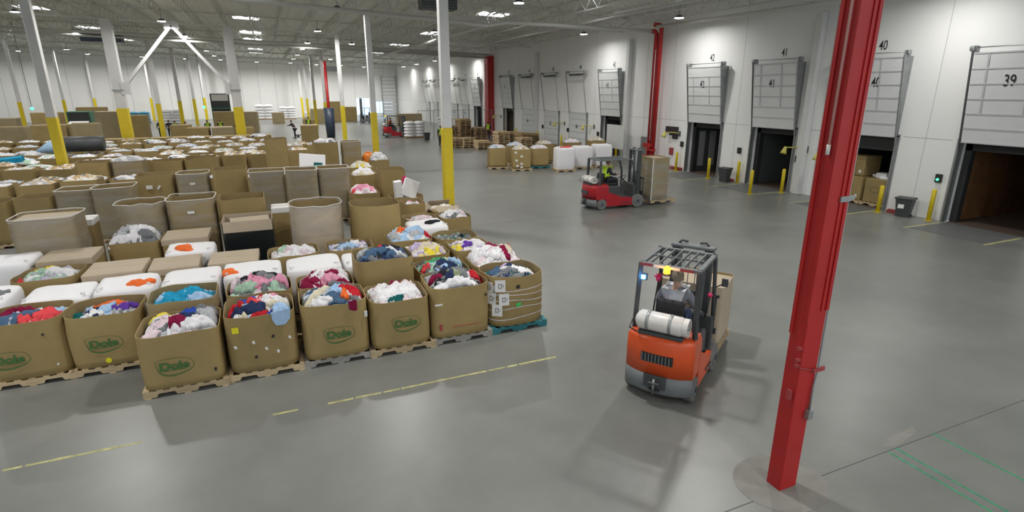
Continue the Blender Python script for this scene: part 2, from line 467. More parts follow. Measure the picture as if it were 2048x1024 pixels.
def dock_door(i, nm, y0, y1, state):
    w_ = y1 - y0; yc = (y0 + y1) / 2
    far = y0 > 58
    D = st(thing('door_%d' % (i + 1), None, None, (WX, yc, 0)))
    D['kind'] = 'structure'
    # local: x negative = into the hall, y along the wall
    lean = 0.42
    def px(z):                       # offset of the leaning guide track from the wall
        return -0.07 - max(0, (z - 2.6)) / 3.3 * lean
    base, top = (HD, 5.78)
    pan = MB()
    ns = 6
    z0 = 2.86 if state == 'open' else 0.0
    z1 = z0 + 2.9
    def X(z): return px(z) if z > 2.6 else -0.07
    for k in range(ns):
        a, b_ = z0 + (z1 - z0) * k / ns, z0 + (z1 - z0) * (k + 1) / ns
        pan.add([(X(a) - .02, -w_ / 2 + .03, a + .01), (X(b_) - .02, -w_ / 2 + .03, b_ - .01), (X(b_) - .02, w_ / 2 - .03, b_ - .01), (X(a) - .02, w_ / 2 - .03, a + .01),
                 (X(a) + .03, -w_ / 2 + .03, a + .01), (X(b_) + .03, -w_ / 2 + .03, b_ - .01), (X(b_) + .03, w_ / 2 - .03, b_ - .01), (X(a) + .03, w_ / 2 - .03, a + .01)],
                [(0, 1, 2, 3), (4, 7, 6, 5), (0, 4, 5, 1), (3, 2, 6, 7), (1, 5, 6, 2), (0, 3, 7, 4)])
    pan.build('door_panel', 'door', D)
    sm_ = MB()
    for k in range(ns + 1):
        a = z0 + (z1 - z0) * k / ns
        sm_.bb(X(a) - .035, X(a) - .012, -w_ / 2 + .03, w_ / 2 - .03, a - .022, a + .022)
    if not far and state == 'open':
        for yy in (-w_ / 6, w_ / 3.2):
            for k in range(ns if state == 'open' and y0 < 20 else ns - 1):
                a, b_ = z0 + (z1 - z0) * k / ns + .03, z0 + (z1 - z0) * (k + 1) / ns - .03
                if k < 2: continue
                sm_.bar((X(a) - .03, yy, a), (X(b_) - .03, yy, b_), .06, .012)
    sm_.build('panel_rib', 'rib', D)
    for s_ in (-1, 1):
        t = MB()
        yy = s_ * (w_ / 2 + .02)
        zt = 5.85
        tw = .05 if y0 < 30 else .035
        t.bar((-0.05, yy, 0), (-0.05, yy, 2.6), tw, tw)
        t.bar((-0.07, yy, 2.6), (px(zt) - .03, yy, zt), tw, tw)
        t.build('guide_track', 'dark_steel' if s_ > 0 else 'galv', D)
        g_ = MB()
        g_.prism([(-0.0, 2.7), (px(5.8), 5.8), (-0.0, 5.8)] if s_ < 0 else [(0, 5.7), (px(5.8), 5.8), (0, 5.8)], yy - .01, yy + .01)
        if state == 'open': g_.build('track_bracket', 'galv', D)
        h = MB(); h.tube([(px(5.9) + .1, yy - .06, 5.92), (px(5.9) + .1, yy + .12 * s_ + .02, 5.92)], .09, 12)
        h.bb(px(5.9) - .02, px(5.9) + .3, yy - .02, yy + .02, 5.8, 6.0)
        h.build('cable_drum', 'galv', D)
    sp = MB()
    sp.tube([(px(5.9) + .12, -w_ / 2, 5.95), (px(5.9) + .12, w_ / 2, 5.95)], .02, 8)
    sp.build('torsion_shaft', 'galv', D)
    if state == 'shut':
        MB().tube([(px(5.7) + .1, -w_ / 2 + .1, 5.72), (px(5.7) + .1, w_ / 2 - .35, 5.70)], .07, 10).build('torsion_spring', 'fdark', D)
    fr = MB()
    for s_ in (-1, 1):
        fr.bb(-.03, .12, s_ * (w_ / 2 + .06) - .07, s_ * (w_ / 2 + .06) + .07, 0, HD + .1)
    fr.bb(-.03, .05, -w_ / 2 - .1, w_ / 2 + .1, HD, HD + .05)
    fr.build('door_frame', 'galv', D)
    put_text('door_number', nm, 0.50, 'ink', D, (-0.006, -0.05, 6.24), (R(90), 0, R(-90)), 0.68, .003)
    zz = 4.87 if state == 'open' else 1.85
    o = put_text('panel_number', nm, 0.52, 'ink', D, (X(zz) - .03, -.28 if nm == '40' else 0.10, zz), (R(90 + 7.25) if state == 'open' else R(90), 0, R(-90)), 0.68, .003)
    if state == 'open':
        # dock seal, trailer parked against it
        s2 = MB()
        s2.bb(.3, .55, -w_ / 2 - .05, -w_ / 2 + .22, 0, HD); s2.bb(.3, .55, w_ / 2 - .22, w_ / 2 + .05, 0, HD); s2.bb(.3, .55, -w_ / 2, w_ / 2, HD - .3, HD)
        s2.build('dock_seal', 'seal', D)
        L_ = 9.0
        t = MB()
        wi = w_ / 2 - .06
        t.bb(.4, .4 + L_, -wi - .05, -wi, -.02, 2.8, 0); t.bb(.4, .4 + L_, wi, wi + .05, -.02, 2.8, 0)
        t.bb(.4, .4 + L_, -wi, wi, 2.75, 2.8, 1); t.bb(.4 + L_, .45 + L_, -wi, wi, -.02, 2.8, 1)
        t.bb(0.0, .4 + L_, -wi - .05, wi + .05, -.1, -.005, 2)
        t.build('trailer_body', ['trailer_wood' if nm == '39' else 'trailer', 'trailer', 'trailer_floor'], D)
        if nm == '42':
            for k in range(4):
                MB().bb(.75 + k * .8, .75 + k * .8 + .42, wi - .04, wi - .005, .3, 2.3).build('pale_lining_panel', 'trailer_pale', D)
        if nm == '40':
            MB().bb(.05, .1, -w_ / 2, w_ / 2, HD - .55, HD).build('dock_curtain', 'seal', D)
        if nm == '47':
            MB().ball((.8, 0.2, 1.2), .12, 6).build('trailer_lamp', 'warmglow', D)
    else:
        MB().bb(.1, .3, -w_ / 2, w_ / 2, 0, HD).build('door_infill', 'door', D)
    return D
for i, d_ in enumerate(DOORS): dock_door(i, *d_)

# dock plates in the floor before the open doors
for nm, y0, y1, s_ in DOORS[:5]:
    L_ = thing('dock_leveler', 'steel dock plate set in the floor before door %s' % nm, 'dock plate', (WX, (y0 + y1) / 2, 0), 0, 'dock plates before the doors')
    MB().bb(-2.1, -.02, -1.1, 1.1, 0, .004).build('plate', 'plate', L_)
    for s2 in (-1, 1):
        MB().bb(-2.3, -.3, s2 * 1.22 - .04, s2 * 1.22 + .04, 0, .002).build('yellow_edge_line', 'line_yellow', L_)
    MB().bb(-2.14, -2.1, -1.1, 1.1, 0, .003).build('front_lip', 'joint', L_)

# ------------------------------------------------------------------ roof
def dz(x): return roof_z(x) + 1.12
ce = MB(); N = 160
xs = [LX + (WT - LX) * k / N for k in range(N + 1)]
vs = []; fs = []
NX = 340
pr = []
for k in range(NX + 1):
    x = LX + (WT - LX) * k / NX
    pr.append((x, dz(x) + (0.055 if (k // 2) % 2 else 0)))
ce.add([(a, FY, b_) for a, b_ in pr] + [(a, BY, b_) for a, b_ in pr], [(k, k + 1, NX + 2 + k, NX + 1 + k) for k in range(NX)])
ceiling = st(ce.build('ceiling', 'deck'))
def truss_mesh(p0, p1, depth, n, cw=.06, ww=.035, name='truss'):
    b = MB(); p0 = Vector(p0); p1 = Vector(p1)
    up = Vector((0, 0, depth))
    b.bar(p0 + up, p1 + up, cw, cw)
    q0, q1 = p0.lerp(p1, .03), p0.lerp(p1, .97)
    b.bar(q0, q1, cw, cw)
    for k in range(n):
        a, m_, c = (k / n, (k + .5) / n, (k + 1) / n)
        b.bar(p0.lerp(p1, a) + up, q0.lerp(q1, m_), ww, ww)
        b.bar(q0.lerp(q1, m_), p0.lerp(p1, c) + up, ww, ww)
    return b
ROWS = [3.95 + 14.03 * k for k in range(-1, 8)]
jm = truss_mesh((0, .15, 0), (0, 13.88, 0), .62, 11, .05, .026).mesh('roof_joist', 'steel_white')
nj = 0
for j, y0 in enumerate(ROWS):
    if y0 > 95: continue
    for k in range(34):
        x = 21.4 - k * 1.82
        if y0 > 50 and k % 2: continue
        o = link('roof_joist', jm, ceiling, (x, y0, dz(x) - .66))
def girder(y, x0, x1):
    L_ = x0 - x1
    b = truss_mesh((x0, y, dz(x0) - .1 - .85), (x1, y, dz(x1) - .1 - .85), .82, max(2, int(abs(L_) / 1.8)), .10, .06)
    b.build('roof_girder', 'steel_white', ceiling)
for y in ROWS[1:]:
    if y < 3: continue
    girder(y, 22.0, 5.35); girder(y, 5.35, -9.1); girder(y, -9.1, -23.5); girder(y, -23.5, -38)
# skylights
for (x, y) in [(-1.0, 27.5), (-.75, 34.7), (-.75, 48.8), (-.7, 60), (-.7, 68), (-.7, 76), (-.7, 84), (-.7, 92), (14.2, 36.3), (14.0, 50.5), (14.0, 64), (15.5, 26.5), (14, 78), (-14.5, 42), (-14.5, 52), (-14.4, 66), (-14.4, 80), (-22.5, 72)]:
    s = MB(); wz = .9
    s.add([(x - wz, y - .7, dz(x - wz) - .01), (x + wz, y - .7, dz(x + wz) - .01), (x + wz, y + .7, dz(x + wz) - .01), (x - wz, y + .7, dz(x - wz) - .01),
           (x - wz, y - .7, dz(x - wz) + .05), (x + wz, y - .7, dz(x + wz) + .05), (x + wz, y + .7, dz(x + wz) + .05), (x - wz, y + .7, dz(x - wz) + .05)],
          [(0, 1, 2, 3), (4, 7, 6, 5), (0, 4, 5, 1), (1, 5, 6, 2), (2, 6, 7, 3), (3, 7, 4, 0)])
    s.build('skylight_panel', 'skylight', ceiling)

# ceiling lamps
ld = bpy.data.lights.new('lamp_light', 'AREA')
ld.shape = 'DISK'; ld.size = 0.55; ld.energy = LAMP_W; ld.color = (1.0, 0.985, 0.955); ld.spread = R(165)
ld2 = ld.copy(); ld2.energy = LAMP_W * .45
lm_h = MB().tube([(0, 0, .02), (0, 0, .16)], [.24, .10], 20).mesh('lamp_housing', 'dark_steel')
lm_l = MB().tube([(0, 0, 0), (0, 0, .03)], .23, 20).mesh('lamp_lens', 'lamp_face')
lm_r = MB().tube([(0, 0, .16), (0, 0, .75)], .012, 6).mesh('hanger_rod', 'dark_steel')
xs_rows = {}
for (x, y) in sorted(LAMPS):
    key = round(x / 4.2)
    xs_rows.setdefault(key, []).append((x, y))
keys = sorted(xs_rows)
for ki, key in enumerate(keys):
    for li, (x, y) in enumerate(sorted(xs_rows[key], key=lambda p: p[1])):
        T_ = thing('ceiling_lamp', 'round high bay lamp, %s nearest in the %s lamp row counted from the left' % (ORD[li], ORD[ki]), 'lamp', (x, y, roof_z(x) + .12), 0, 'high bay lamps')
        link('lamp_housing', lm_h, T_); link('lamp_lens', lm_l, T_); link('hanger_rod', lm_r, T_)
        lo = bpy.data.objects.new('lamp_light', ld2 if x > 19 else ld); col.objects.link(lo); lo.parent = T_; lo.location = (0, 0, -.02)

# ceiling pipes
def pipe(label, pts, r, m='steel_white', name='ceiling_pipe', cat='pipe', grp='pipes under the roof'):
    return tag(MB().tube(pts, r, 10).build(name, m), label, cat, grp)
pipe('white pipe crossing under the roof to the left of the kink, nearest row', [(-30, 28.9, roof_z(-30) + .1), (-9, 28.9, roof_z(-9) - .05), (11.0, 28.9, 7.82)], .11)
pipe('white pipe running from the roof kink to the twin red risers', [(11.0, 28.9, 7.82), (12.1, 28.9, 8.0), (21.38, 28.9, 7.93)], .10)
pipe('long white pipe along the hall from the roof kink toward the back wall', [(11.0, 28.95, 7.84), (11.2, 60, 7.9), (11.3, 95, 8.0)], .07)
pipe('white pipe pair member crossing to the tall red wall column, upper', [(-38, 56.6, 9.5), (-10, 56.6, 8.98), (21.9, 56.6, 8.06)], .12)
pipe('white pipe pair member crossing to the tall red wall column, lower', [(-38, 56.9, 9.2), (-10, 56.9, 8.70), (21.9, 56.9, 7.80)], .10)
pipe('white pipe high along the dock wall above doors 41 and 42', [(21.4, 14, 7.95), (21.2, 28.2, 8.1)], .09)
pipe('thin white pipe slanting along the roof before the dock wall', [(16.5, 16, 8.1), (16.5, 48, 8.1)], .06)

# dark unit heater behind the near white column
H_ = thing('roof_heater', 'dark boxy unit heater hung behind the nearest white column top', 'heater', (7.0, 24.2, 8.15))
MB().bb(-.75, .75, -.35, .35, -.35, .45).build('heater_case', 'fdark', H_, bevel=.02)
lv = MB()
for k in range(7): lv.box((0, -.37, -.26 + k * .1), (1.3, .05, .02), rx=.5)
lv.build('louvre', 'fgrey', H_)
H2 = thing('roof_heater', 'long dark roof unit with a bright edge above the left aisle', 'heater', (-11.9, 57.5, 8.7), 0)
MB().bb(-1.3, 1.5, -.6, .6, -.35, .35).build('heater_case', 'navy', H2, bevel=.02)
MB().tube([(-1.5, 0, 0), (-1.5, 0, .55)], .3, 14).build('intake_drum', 'fdark', H2)

# ------------------------------------------------------------------ columns
def column(x, y, label, wd=.30, yz=3.4, top=None, guard='yellow', thick_base=False, m='white_paint'):
    top = top or dz(x) - .95
    C_ = thing('support_column', label, 'column', (x, y, 0), 0, 'white columns with yellow bases' if m == 'white_paint' else None)
    b = MB(); h = wd / 2
    b.bb(-h, h, -h, h, yz, top)
    b.build('shaft', m, C_, bevel=.02)
    b = MB(); g = h + (.04 if thick_base else .012)
    b.bb(-g, g, -g, g, 0.02, yz)
    b.build('yellow_guard', guard, C_, bevel=.03)
    MB().bb(-h - .12, h + .12, -h - .12, h + .12, 0, .02).build('base_plate', 'galv', C_)
    MB().bb(-h - .08, h + .08, -h - .08, h + .08, top, top + .03).build('cap_plate', 'steel_white', C_)
    return C_
ROWN = ['nearest', 'second nearest', 'third nearest', 'fourth nearest', 'fifth nearest', 'sixth nearest', 'seventh nearest']
for k in range(1, 8):
    column(5.35, 3.95 + 14.03 * k, 'white column with yellow base, %s in the line left of the open aisle' % ROWN[k - 1])
for k in range(2, 8):
    big = k == 3
    c_ = column(-9.1, 3.95 + 14.03 * k, 'white column with yellow base, %s in the line left of the middle' % ROWN[k - 2] if not big else 'thick white column with yellow base carrying the left end of the brace', .62 if big else .36)
    if big: big_l = c_
for k in range(4, 8):
    column(-23.5, 3.95 + 14.03 * k, 'white column with yellow base, %s in the far left line' % ROWN[k - 4])
column(-16.3, 102.1, 'slim white column by the back wall on the left')
big_r = column(-2.0, 46.04, 'thick white column with yellow base carrying the right end of the brace', .62)
for C_ in (big_l, big_r):
    MB().bb(-.34, .34, -.34, .34, 4.55, 4.63).build('splice_band', 'galv', C_)
br = thing('column_brace', 'white inverted V brace between the two thick columns', 'brace', (-5.4, 46.04, 8.9))
MB().bar((-3.45, 0, -4.2), (0, 0, -.1), .26, .2).build('brace_arm', 'white_paint', br)
MB().bar((3.15, 0, -4.2), (.0, 0, -.1), .26, .2).build('brace_arm', 'white_paint', br)
MB().bb(-.45, .45, -.03, .03, -.35, .15).build('gusset_plate', 'white_paint', br)
MB().bb(-3.5, -3.0, -.33, -.3, -4.6, -3.8).build('gusset_plate', 'white_paint', br)
MB().bb(2.75, 3.1, -.33, -.3, -4.6, -3.8).build('gusset_plate', 'white_paint', br)
bs = MB().bb(-.3, .3, -.2, .2, 3.5, 4.05)
cs = thing('column_box', 'dark equipment box mounted on the far left column above its yellow base', 'electrical box', (-23.2, 59.6, 3.5))
MB().bb(-.9, -.6, -.2, .2, 0, .6).build('box', 'dark_steel', cs); MB().bb(-.2, .5, -.2, .2, 0, .7).build('box', 'dark_steel', cs)
column(-23.4, 60.08, 'white column with yellow base carrying dark boxes at the far left')
for yy, lb in ((18.02, 'white wall column between doors 40 and 41'), (32.0, 'white wall column between doors 42 and 43'), (46.0, 'white wall column between doors 45 and 46')):
    o = MB().bb(-.14, .14, -.16, .16, 0, 7.75).build('wall_column', 'white_paint', None, (WX - .16, yy, 0), bevel=.02)
    tag(o, lb, 'column', 'white wall columns')
# far tall red wall column
o = MB().bb(-.35, .35, -.5, .5, 0, 8.0).bb(-.36, -.33, -.2, .2, 0, 8.0).build('wall_column', 'red_pipe', None, (WX - .36, 57.1, 0))
tag(o, 'wide red wall column beyond door 47', 'column')
# slim red pipe column wrapped in navy padding
rc = thing('padded_column', 'slim red pipe column with dark navy padding round its base', 'column', (5.55, 59.3, 0))
MB().tube([(0, 0, 0), (0, 0, 7.3)], .14, 12).build('red_pipe', 'red_pipe', rc)
b = MB().tube([(0, 0, 0.02), (0, 0, 1.2), (0, 0, 2.9)], [.40, .46, .52], 14); b.build('navy_padding', 'navy', rc)
MB().bb(.1, 1.3, -.25, .25, 6.35, 6.8).build('dark_box', 'dark_steel', rc)

# the big red column near the camera
RC = thing('red_column', 'big red steel column standing nearest the camera on the right', 'column', (5.235, 3.88, 0))
b = MB(); b.bb(-.135, .135, -.10, .10, 0.0, 10.0); b.build('shaft', 'red', RC, bevel=.012)
MB().bb(-.150, -.136, -.105, -.065, 2.2, 9.9).build('flange_strip', 'red', RC)
MB().bb(-.150, -.136, .06, .10, 2.0, 9.9).build('flange_strip', 'red', RC)
MB().bb(.03, .055, -.112, -.101, 2.3, 9.9).build('cover_strip', 'red', RC)
MB().bb(.10, .145, -.114, -.101, 2.3, 9.9).build('cover_strip', 'red', RC)
MB().tube([(-.155, -.02, 4.05), (-.155, -.02, 9.9)], .014, 8).build('pink_conduit', mat('faded_pink_conduit', (0.62, 0.33, 0.30), .5), RC)
MB().tube([(-.155, -.02, 3.98), (-.155, -.02, 4.08)], .02, 8).build('conduit_end', 'tank', RC)
b = MB().tube([(.155, -.10, 9.9), (.155, -.10, 1.75), (.14, -.115, 1.55), (.10, -.125, 1.38), (.10, -.125, 1.06)], .011, 8)
b.build('grey_conduit', 'galv', RC)
MB().bb(.06, .135, -.16, -.101, .96, 1.07).build('outlet_box', 'galv', RC, bevel=.004)
b = MB().bb(.02, .17, -.125, -.102, 3.50, 3.56).bb(.137, .17, -.12, .0, 3.50, 3.56); b.build('grey_bracket', 'galv', RC, bevel=.004)
MB().bb(.14, .26, -.10, -.06, 3.51, 3.55).build('bracket_arm', 'galv', RC)
b = MB().bar((-.17, -.11, 1.66), (.14, -.115, 1.56), .012, .012).bb(.06, .24, -.125, -.103, 1.55, 1.6); b.build('tie_rod', 'maroon', RC)
b = MB()
for z_ in (1.65, 1.72, 1.86): b.bb(-.185, -.136, -.09, -.05, z_, z_ + .03)
b.build('clip', 'maroon', RC)
MB().bb(-.165, -.136, -.06, .0, 1.22, 1.34).build('clip', 'maroon', RC)

# twin red risers and valves on the dock wall
rs = thing('sprinkler_riser', 'twin red sprinkler risers with valves on the dock wall', 'pipe', (21.75, 28.9, 0))
MB().tube([(-.35, .0, 7.93), (-.12, .0, 7.93), (0, 0, 7.8), (0, 0, .5)], .13, 12).build('riser_pipe', 'red_pipe', rs)
MB().tube([(-.5, -.42, 8.23), (-.12, -.42, 8.23), (0, -.42, 8.1), (0, -.42, .5)], .13, 12).build('riser_pipe', 'red_pipe', rs)
MB().tube([(-.05, .4, .55), (-.05, -.9, .55)], .14, 12).build('manifold', 'red_pipe', rs)
for yy in (0, -.42):
    b = MB().tube([(0, yy, 1.3), (-.32, yy, 1.3)], .07, 10).tube([(-.3, yy, 1.3), (-.34, yy, 1.3)], .16, 14); b.build('valve_wheel', 'red_pipe', rs)
    MB().tube([(0, yy, .95), (0, yy, 1.05)], .19, 14).build('flange', 'red_pipe', rs)
MB().tube([(-.14, -.21, 1.6), (-.14, -.21, 6.9)], .02, 8).build('bright_pipe', 'tank', rs)

# ------------------------------------------------------------------ wall furniture
def bollard(x, y, lb, h=1.05):
    B_ = thing('bollard', lb, 'bollard', (x, y, 0), 0, 'yellow bollards beside the dock doors')
    MB().tube([(0, 0, 0), (0, 0, h - .04), (0, 0, h)], [.075, .075, .05], 14).build('post', 'yellow', B_)
    MB().bb(-.11, .11, -.11, .11, 0, .012).build('base_plate', 'yellow', B_)
    return B_
bollard(21.9, 12.15, 'yellow bollard left of door 39, by the green signal light', 1.15)
bollard(21.6, 13.85, 'yellow bollard at the right side of door 40 before the pallets')
bollard(21.65, 18.5, 'slanting shaded yellow bollard right of door 41, nearer the red column'.replace('slanting shaded ', ''), 1.1)
bollard(20.0, 18.8, 'yellow bollard standing at the right edge of the door 41 opening', 1.1)
bollard(22.0, 21.6, 'yellow bollard left of door 41 beside the dark bin', 1.1)
bollard(21.5, 23.2, 'yellow bollard right of door 42 beside the dark bin', 1.1)
bollard(21.9, 26.35, 'yellow bollard left of door 42', 1.1)
for y_, d in ((36.0, '43'), (40.6, '44'), (45.2, '45'), (49.9, '46')):
    bollard(21.8, y_, 'yellow bollard left of door %s' % d, 1.1)
bollard(21.6, 32.3, 'pale yellow bollard right of door 43', 1.1)

def trash(x, y, lb, sticker=True, rz=0):
    T_ = thing('trash_bin', lb, 'bin', (x, y, 0), rz, 'dark bins against the dock wall')
    b = MB(); z = [(0, .20, .16), (.12, .21, .17), (.66, .27, .23)]
    for i in range(2):
        (a, w1, d1), (c, w2, d2) = z[i], z[i + 1]
        b.add([(-w1, -d1, a), (w1, -d1, a), (w1, d1, a), (-w1, d1, a), (-w2, -d2, c), (w2, -d2, c), (w2, d2, c), (-w2, d2, c)], [(0, 1, 5, 4), (1, 2, 6, 5), (2, 3, 7, 6), (3, 0, 4, 7)] + ([(3, 2, 1, 0)] if i == 0 else []))
    b.build('bin_body', 'fdark', T_, bevel=.01)
    MB().bb(-.30, .30, -.26, .26, .66, .73).build('lid', 'fdark', T_, bevel=.015)
    MB().tube([(-.22, .2, .05), (.22, .2, .05)], .05, 10).build('wheel_axle', 'black', T_)
    if sticker: MB().box((-.06, -.214, .42), (.2, .006, .18), rx=-.105).build('label_sheet', 'paper', T_)
    return T_
trash(21.7, 12.95, 'dark bin with a white label between doors 39 and 40', rz=R(-75))
trash(21.55, 22.05, 'dark bin standing between doors 41 and 42', False, rz=R(-80))
def dock_light(y, z, lb, x=WX, flip=1):
    D_ = thing('dock_light', lb, 'lamp', (x, y, z), 0, 'yellow swing arm dock lights')
    MB().bb(-.06, 0, -.06, .06, -.18, .12).build('wall_mount', 'dark_steel', D_)
    MB().tube([(-.04, 0, 0), (-.12, .5 * flip, .02), (-.5, .75 * flip, .02)], .025, 8).build('arm', 'yellow_pale', D_)
    MB().tube([(-.5, .75 * flip, .05), (-.56, .75 * flip, -.12), (-.6, .75 * flip, -.26)], [.06, .10, .15], 12).build('lamp_head', 'yellow_pale', D_)
dock_light(17.9, 2.05, 'yellow swing arm dock light reaching over door 41')
dock_light(17.2, 1.95, 'yellow dock light folded by the wall near door 40', flip=-.35)
dock_light(26.6, 2.15, 'yellow swing arm dock light left of door 42')
dock_light(36.2, 2.0, 'yellow swing arm dock light left of door 43')
dock_light(40.8, 2.0, 'yellow swing arm dock light left of door 44')
dock_light(54.6, 2.0, 'yellow swing arm dock light left of door 47')
def sbox(y, z, lb, lit=False, h=.3, w_=.2, m='black'):
    B_ = thing('control_box', lb, 'control box', (WX - .003, y, z), 0, 'dark control boxes on the dock wall')
    MB().bb(-.10, 0, -w_ / 2, w_ / 2, -h / 2, h / 2).build('case', m, B_, bevel=.008)
    if lit: MB().ball((-.11, 0, -.04), .045, 6).build('signal_lens', 'greenlight', B_)
sbox(12.25, 1.52, 'small dark signal box with green light left of door 39', True)
sbox(21.85, 1.6, 'dark control box on the wall left of door 41')
sbox(26.3, 1.55, 'dark control box on the wall left of door 42')
sbox(18.3, 1.55, 'dark switch box by the dock light right of door 41')
sbox(35.6, 1.5, 'dark control box on the wall left of door 43'); sbox(40.2, 1.5, 'dark control box on the wall left of door 44'); sbox(44.8, 1.5, 'dark control box on the wall left of door 45')
E_ = thing('wall_screen', 'black notched equipment panel on the wall right of the red risers', 'panel', (WX, 27.3, 2.2))
MB().prism([(-.55, -.15), (-.55, .3), (.55, .3), (.55, -.05), (.2, -.05), (.2, -.2), (-.1, -.2), (-.1, -.4), (-.55, -.4)], -.08, 0, axis='x').build('panel', 'tv', E_)
sbox(27.2, 1.05, 'small dark notice beside the red risers', m='maroon', h=.42, w_=.3)
sbox(30.0, .86, 'tall grey cabinet left of the red risers', m='galv', h=1.7, w_=.5)
tag(MB().bb(-.12, 0, -1.3, 1.3, .0, .07).bb(-.12, 0, -1.3, 1.3, .11, .18).build('guard_rail', 'maroon', None, (WX - .02, 27.4, 0)), 'low dark red guard rail at the wall foot by the risers', 'rail')
for y_, nm in ((13.55, 'left of door 40'), (22.05, 'left of door 41')):
    tag(MB().bb(-.1, .1, -.16, .16, 0, .1).bb(-.1, .02, -.12, .12, .1, .14).build('wheel_chock', 'maroon', None, (21.98, y_, 0), bevel=.01), 'small brown block on the floor %s' % nm, 'chock', 'small blocks at the dock wall')
nb = thing('notice_board', 'pale grey sheet standing before door 43', 'board', (WX - 1.2, 31.6, 0))
MB().bb(-.02, .0, -1.0, 1.0, .85, 2.4).build('sheet', 'door', nb)
for s_ in (-.9, .9): MB().bb(-.02, .02, s_ - .03, s_ + .03, 0, .9).bb(-.3, .3, s_ - .03, s_ + .03, 0, .03).build('leg', 'galv', nb)

# office windows on the back wall
for i_, (x, wd, z0, z1) in enumerate([(17.5, 1.3, .3, 3.2), (20.2, .8, .6, 2.6), (21.9, .7, .6, 3.0)]):
    W_ = st(thing('window_%d' % (i_ + 1), None, None, (x - 1.5, BY - .06, 0)))
    MB().bb(-wd, wd, -.04, .04, z0, z1).build('pane', 'window_glow', W_)
    MB().bb(-wd - .08, wd + .08, -.06, .05, z1, z1 + .1).bb(-.04, .04, -.06, .0, z0, z1).build('window_frame', 'white_paint', W_)
D_ = st(thing('door_20', None, None, (20.6, BY - .1, 0)))
b = MB()
for k in range(11): b.bb(-1.2, 1.2, -.04, 0, k * .62, k * .62 + .56)
b.build('door_panel', 'door', D_); MB().bb(-1.35, -1.2, -.1, .0, 0, 7).bb(1.2, 1.35, -.1, 0, 0, 7).build('door_frame', 'galv', D_)

# wire fence before the far doors
Fn = thing('wire_fence', 'grey wire mesh fence panel behind the pallet stacks', 'fence', (18.1, 56.3, 0))
b = MB()
for k in range(6): b.bar((-4.3 + k * 1.6, 0, 0), (-4.3 + k * 1.6, 0, 2.6), .05, .05)
b.bar((-4.3, 0, 2.6), (3.7, 0, 2.6), .04, .04)
b.build('fence_post', 'galv', Fn)
b = MB()
for k in range(54): b.bar((-4.3 + k * .15, 0, 0.1), (-4.3 + k * .15, 0, 2.6), .006, .006)
for k in range(14): b.bar((-4.3, 0, .2 + k * .18), (3.7, 0, .2 + k * .18), .006, .006)
b.build('wire_mesh', 'galv', Fn)['kind'] = 'stuff'

# ------------------------------------------------------------------ pallets
_pal = {}
def pallet_parts(m):
    if m in _pal: return _pal[m]
    d = MB().bb(-.045, .045, -.5, .5, .118, .138).mesh('deck_board', m)
    b = MB().bb(-.045, .045, -.5, .5, 0, .016).mesh('bottom_board', m)
    p = [(-.6, .016), (-.6, .118), (.6, .118), (.6, .016), (.42, .016), (.39, .07), (.17, .07), (.14, .016), (-.14, .016), (-.17, .07), (-.39, .07), (-.42, .016)]
    q = MB()
    n = len(p)
    q.prism(p, -.019, .019)
    s_ = q.mesh('stringer', m)
    _pal[m] = (d, b, s_)
    return _pal[m]
def pallet(x, y, label, m='wood', rz=0, z=0, group='wooden pallets under the cartons', full=True):
    P_ = thing('wooden_pallet', label, 'pallet', (x, y, z), rz, group)
    d, b, s_ = pallet_parts(m)
    for k in range(7): link('deck_board', d, P_, (-.555 + k * .185, 0, 0))
    for yy in (-.48, 0, .48): link('stringer', s_, P_, (0, yy, 0))
    for xx in (-.54, 0, .54): link('bottom_board', b, P_, (xx, 0, 0))
    return P_

# ------------------------------------------------------------------ cartons
def ring(w_, d, pw, n=44):
    out = []
    for k in range(n):
        t = 2 * PI * (k + .5) / n
        c, s_ = math.cos(t), math.sin(t)
        out.append((w_ / 2 * math.copysign(abs(c) ** (2 / pw), c), d / 2 * math.copysign(abs(s_) ** (2 / pw), s_)))
    return out
def carton_body(w_, d, z0, z1, seed=0, pw=7, bulge=.02, wave=.02, dip=None, th=.012, inner=.45, n=44):
    b = MB()
    lv = [0, .12, .4, .7, .92, 1]
    vs = []
    sd = seed * 7.31
    def P(k, t, off):
        x, y = ring(w_, d, pw, n)[k]
        a = math.atan2(y, x)
        g = 1 + bulge * math.sin(PI * min(1, t * 1.05)) + .012 * noise.noise(Vector((x * 2 + sd, y * 2, t * 2)))
        g += (-.006 if t < .05 else 0)
        z = z0 + (z1 - z0) * t
        if t > .85:
            z += (t - .85) / .15 * (wave * noise.noise(Vector((math.cos(a) * 1.3 + sd, math.sin(a) * 1.3, 5))) * 1.6)
            if dip:
                da = abs((a - dip[0] + PI) % (2 * PI) - PI)
                z -= (t - .85) / .15 * dip[1] * math.exp(-(da / .5) ** 2)
        r = math.hypot(x, y)
        return (x * g * (1 - off / r), y * g * (1 - off / r), z)
    R0 = ring(w_, d, pw, n)
    rings = [[P(k, t, 0) for k in range(n)] for t in lv] + [[P(k, 1, 0) for k in range(n)]] + [[P(k, 1, th) for k in range(n)]] + [[P(k, t, th) for k in range(n)] for t in (1, .9, inner, .05)]
    for r in rings: vs += r
    fs = []; 
    b.add(vs, [], 0)
    for i in range(len(rings) - 1):
        if i in (5, 7): continue
        for k in range(n):
            b.f.append([i * n + k, i * n + (k + 1) % n, (i + 1) * n + (k + 1) % n, (i + 1) * n + k])
            b.m.append(0 if i < 7 else 1); b.sm.append(i != 6)
    L_ = len(rings) - 1
    b.f.append([L_ * n + k for k in range(n)]); b.m.append(1); b.sm.append(False)
    b.f.append([k for k in range(n)][::-1]); b.m.append(0); b.sm.append(False)
    return b
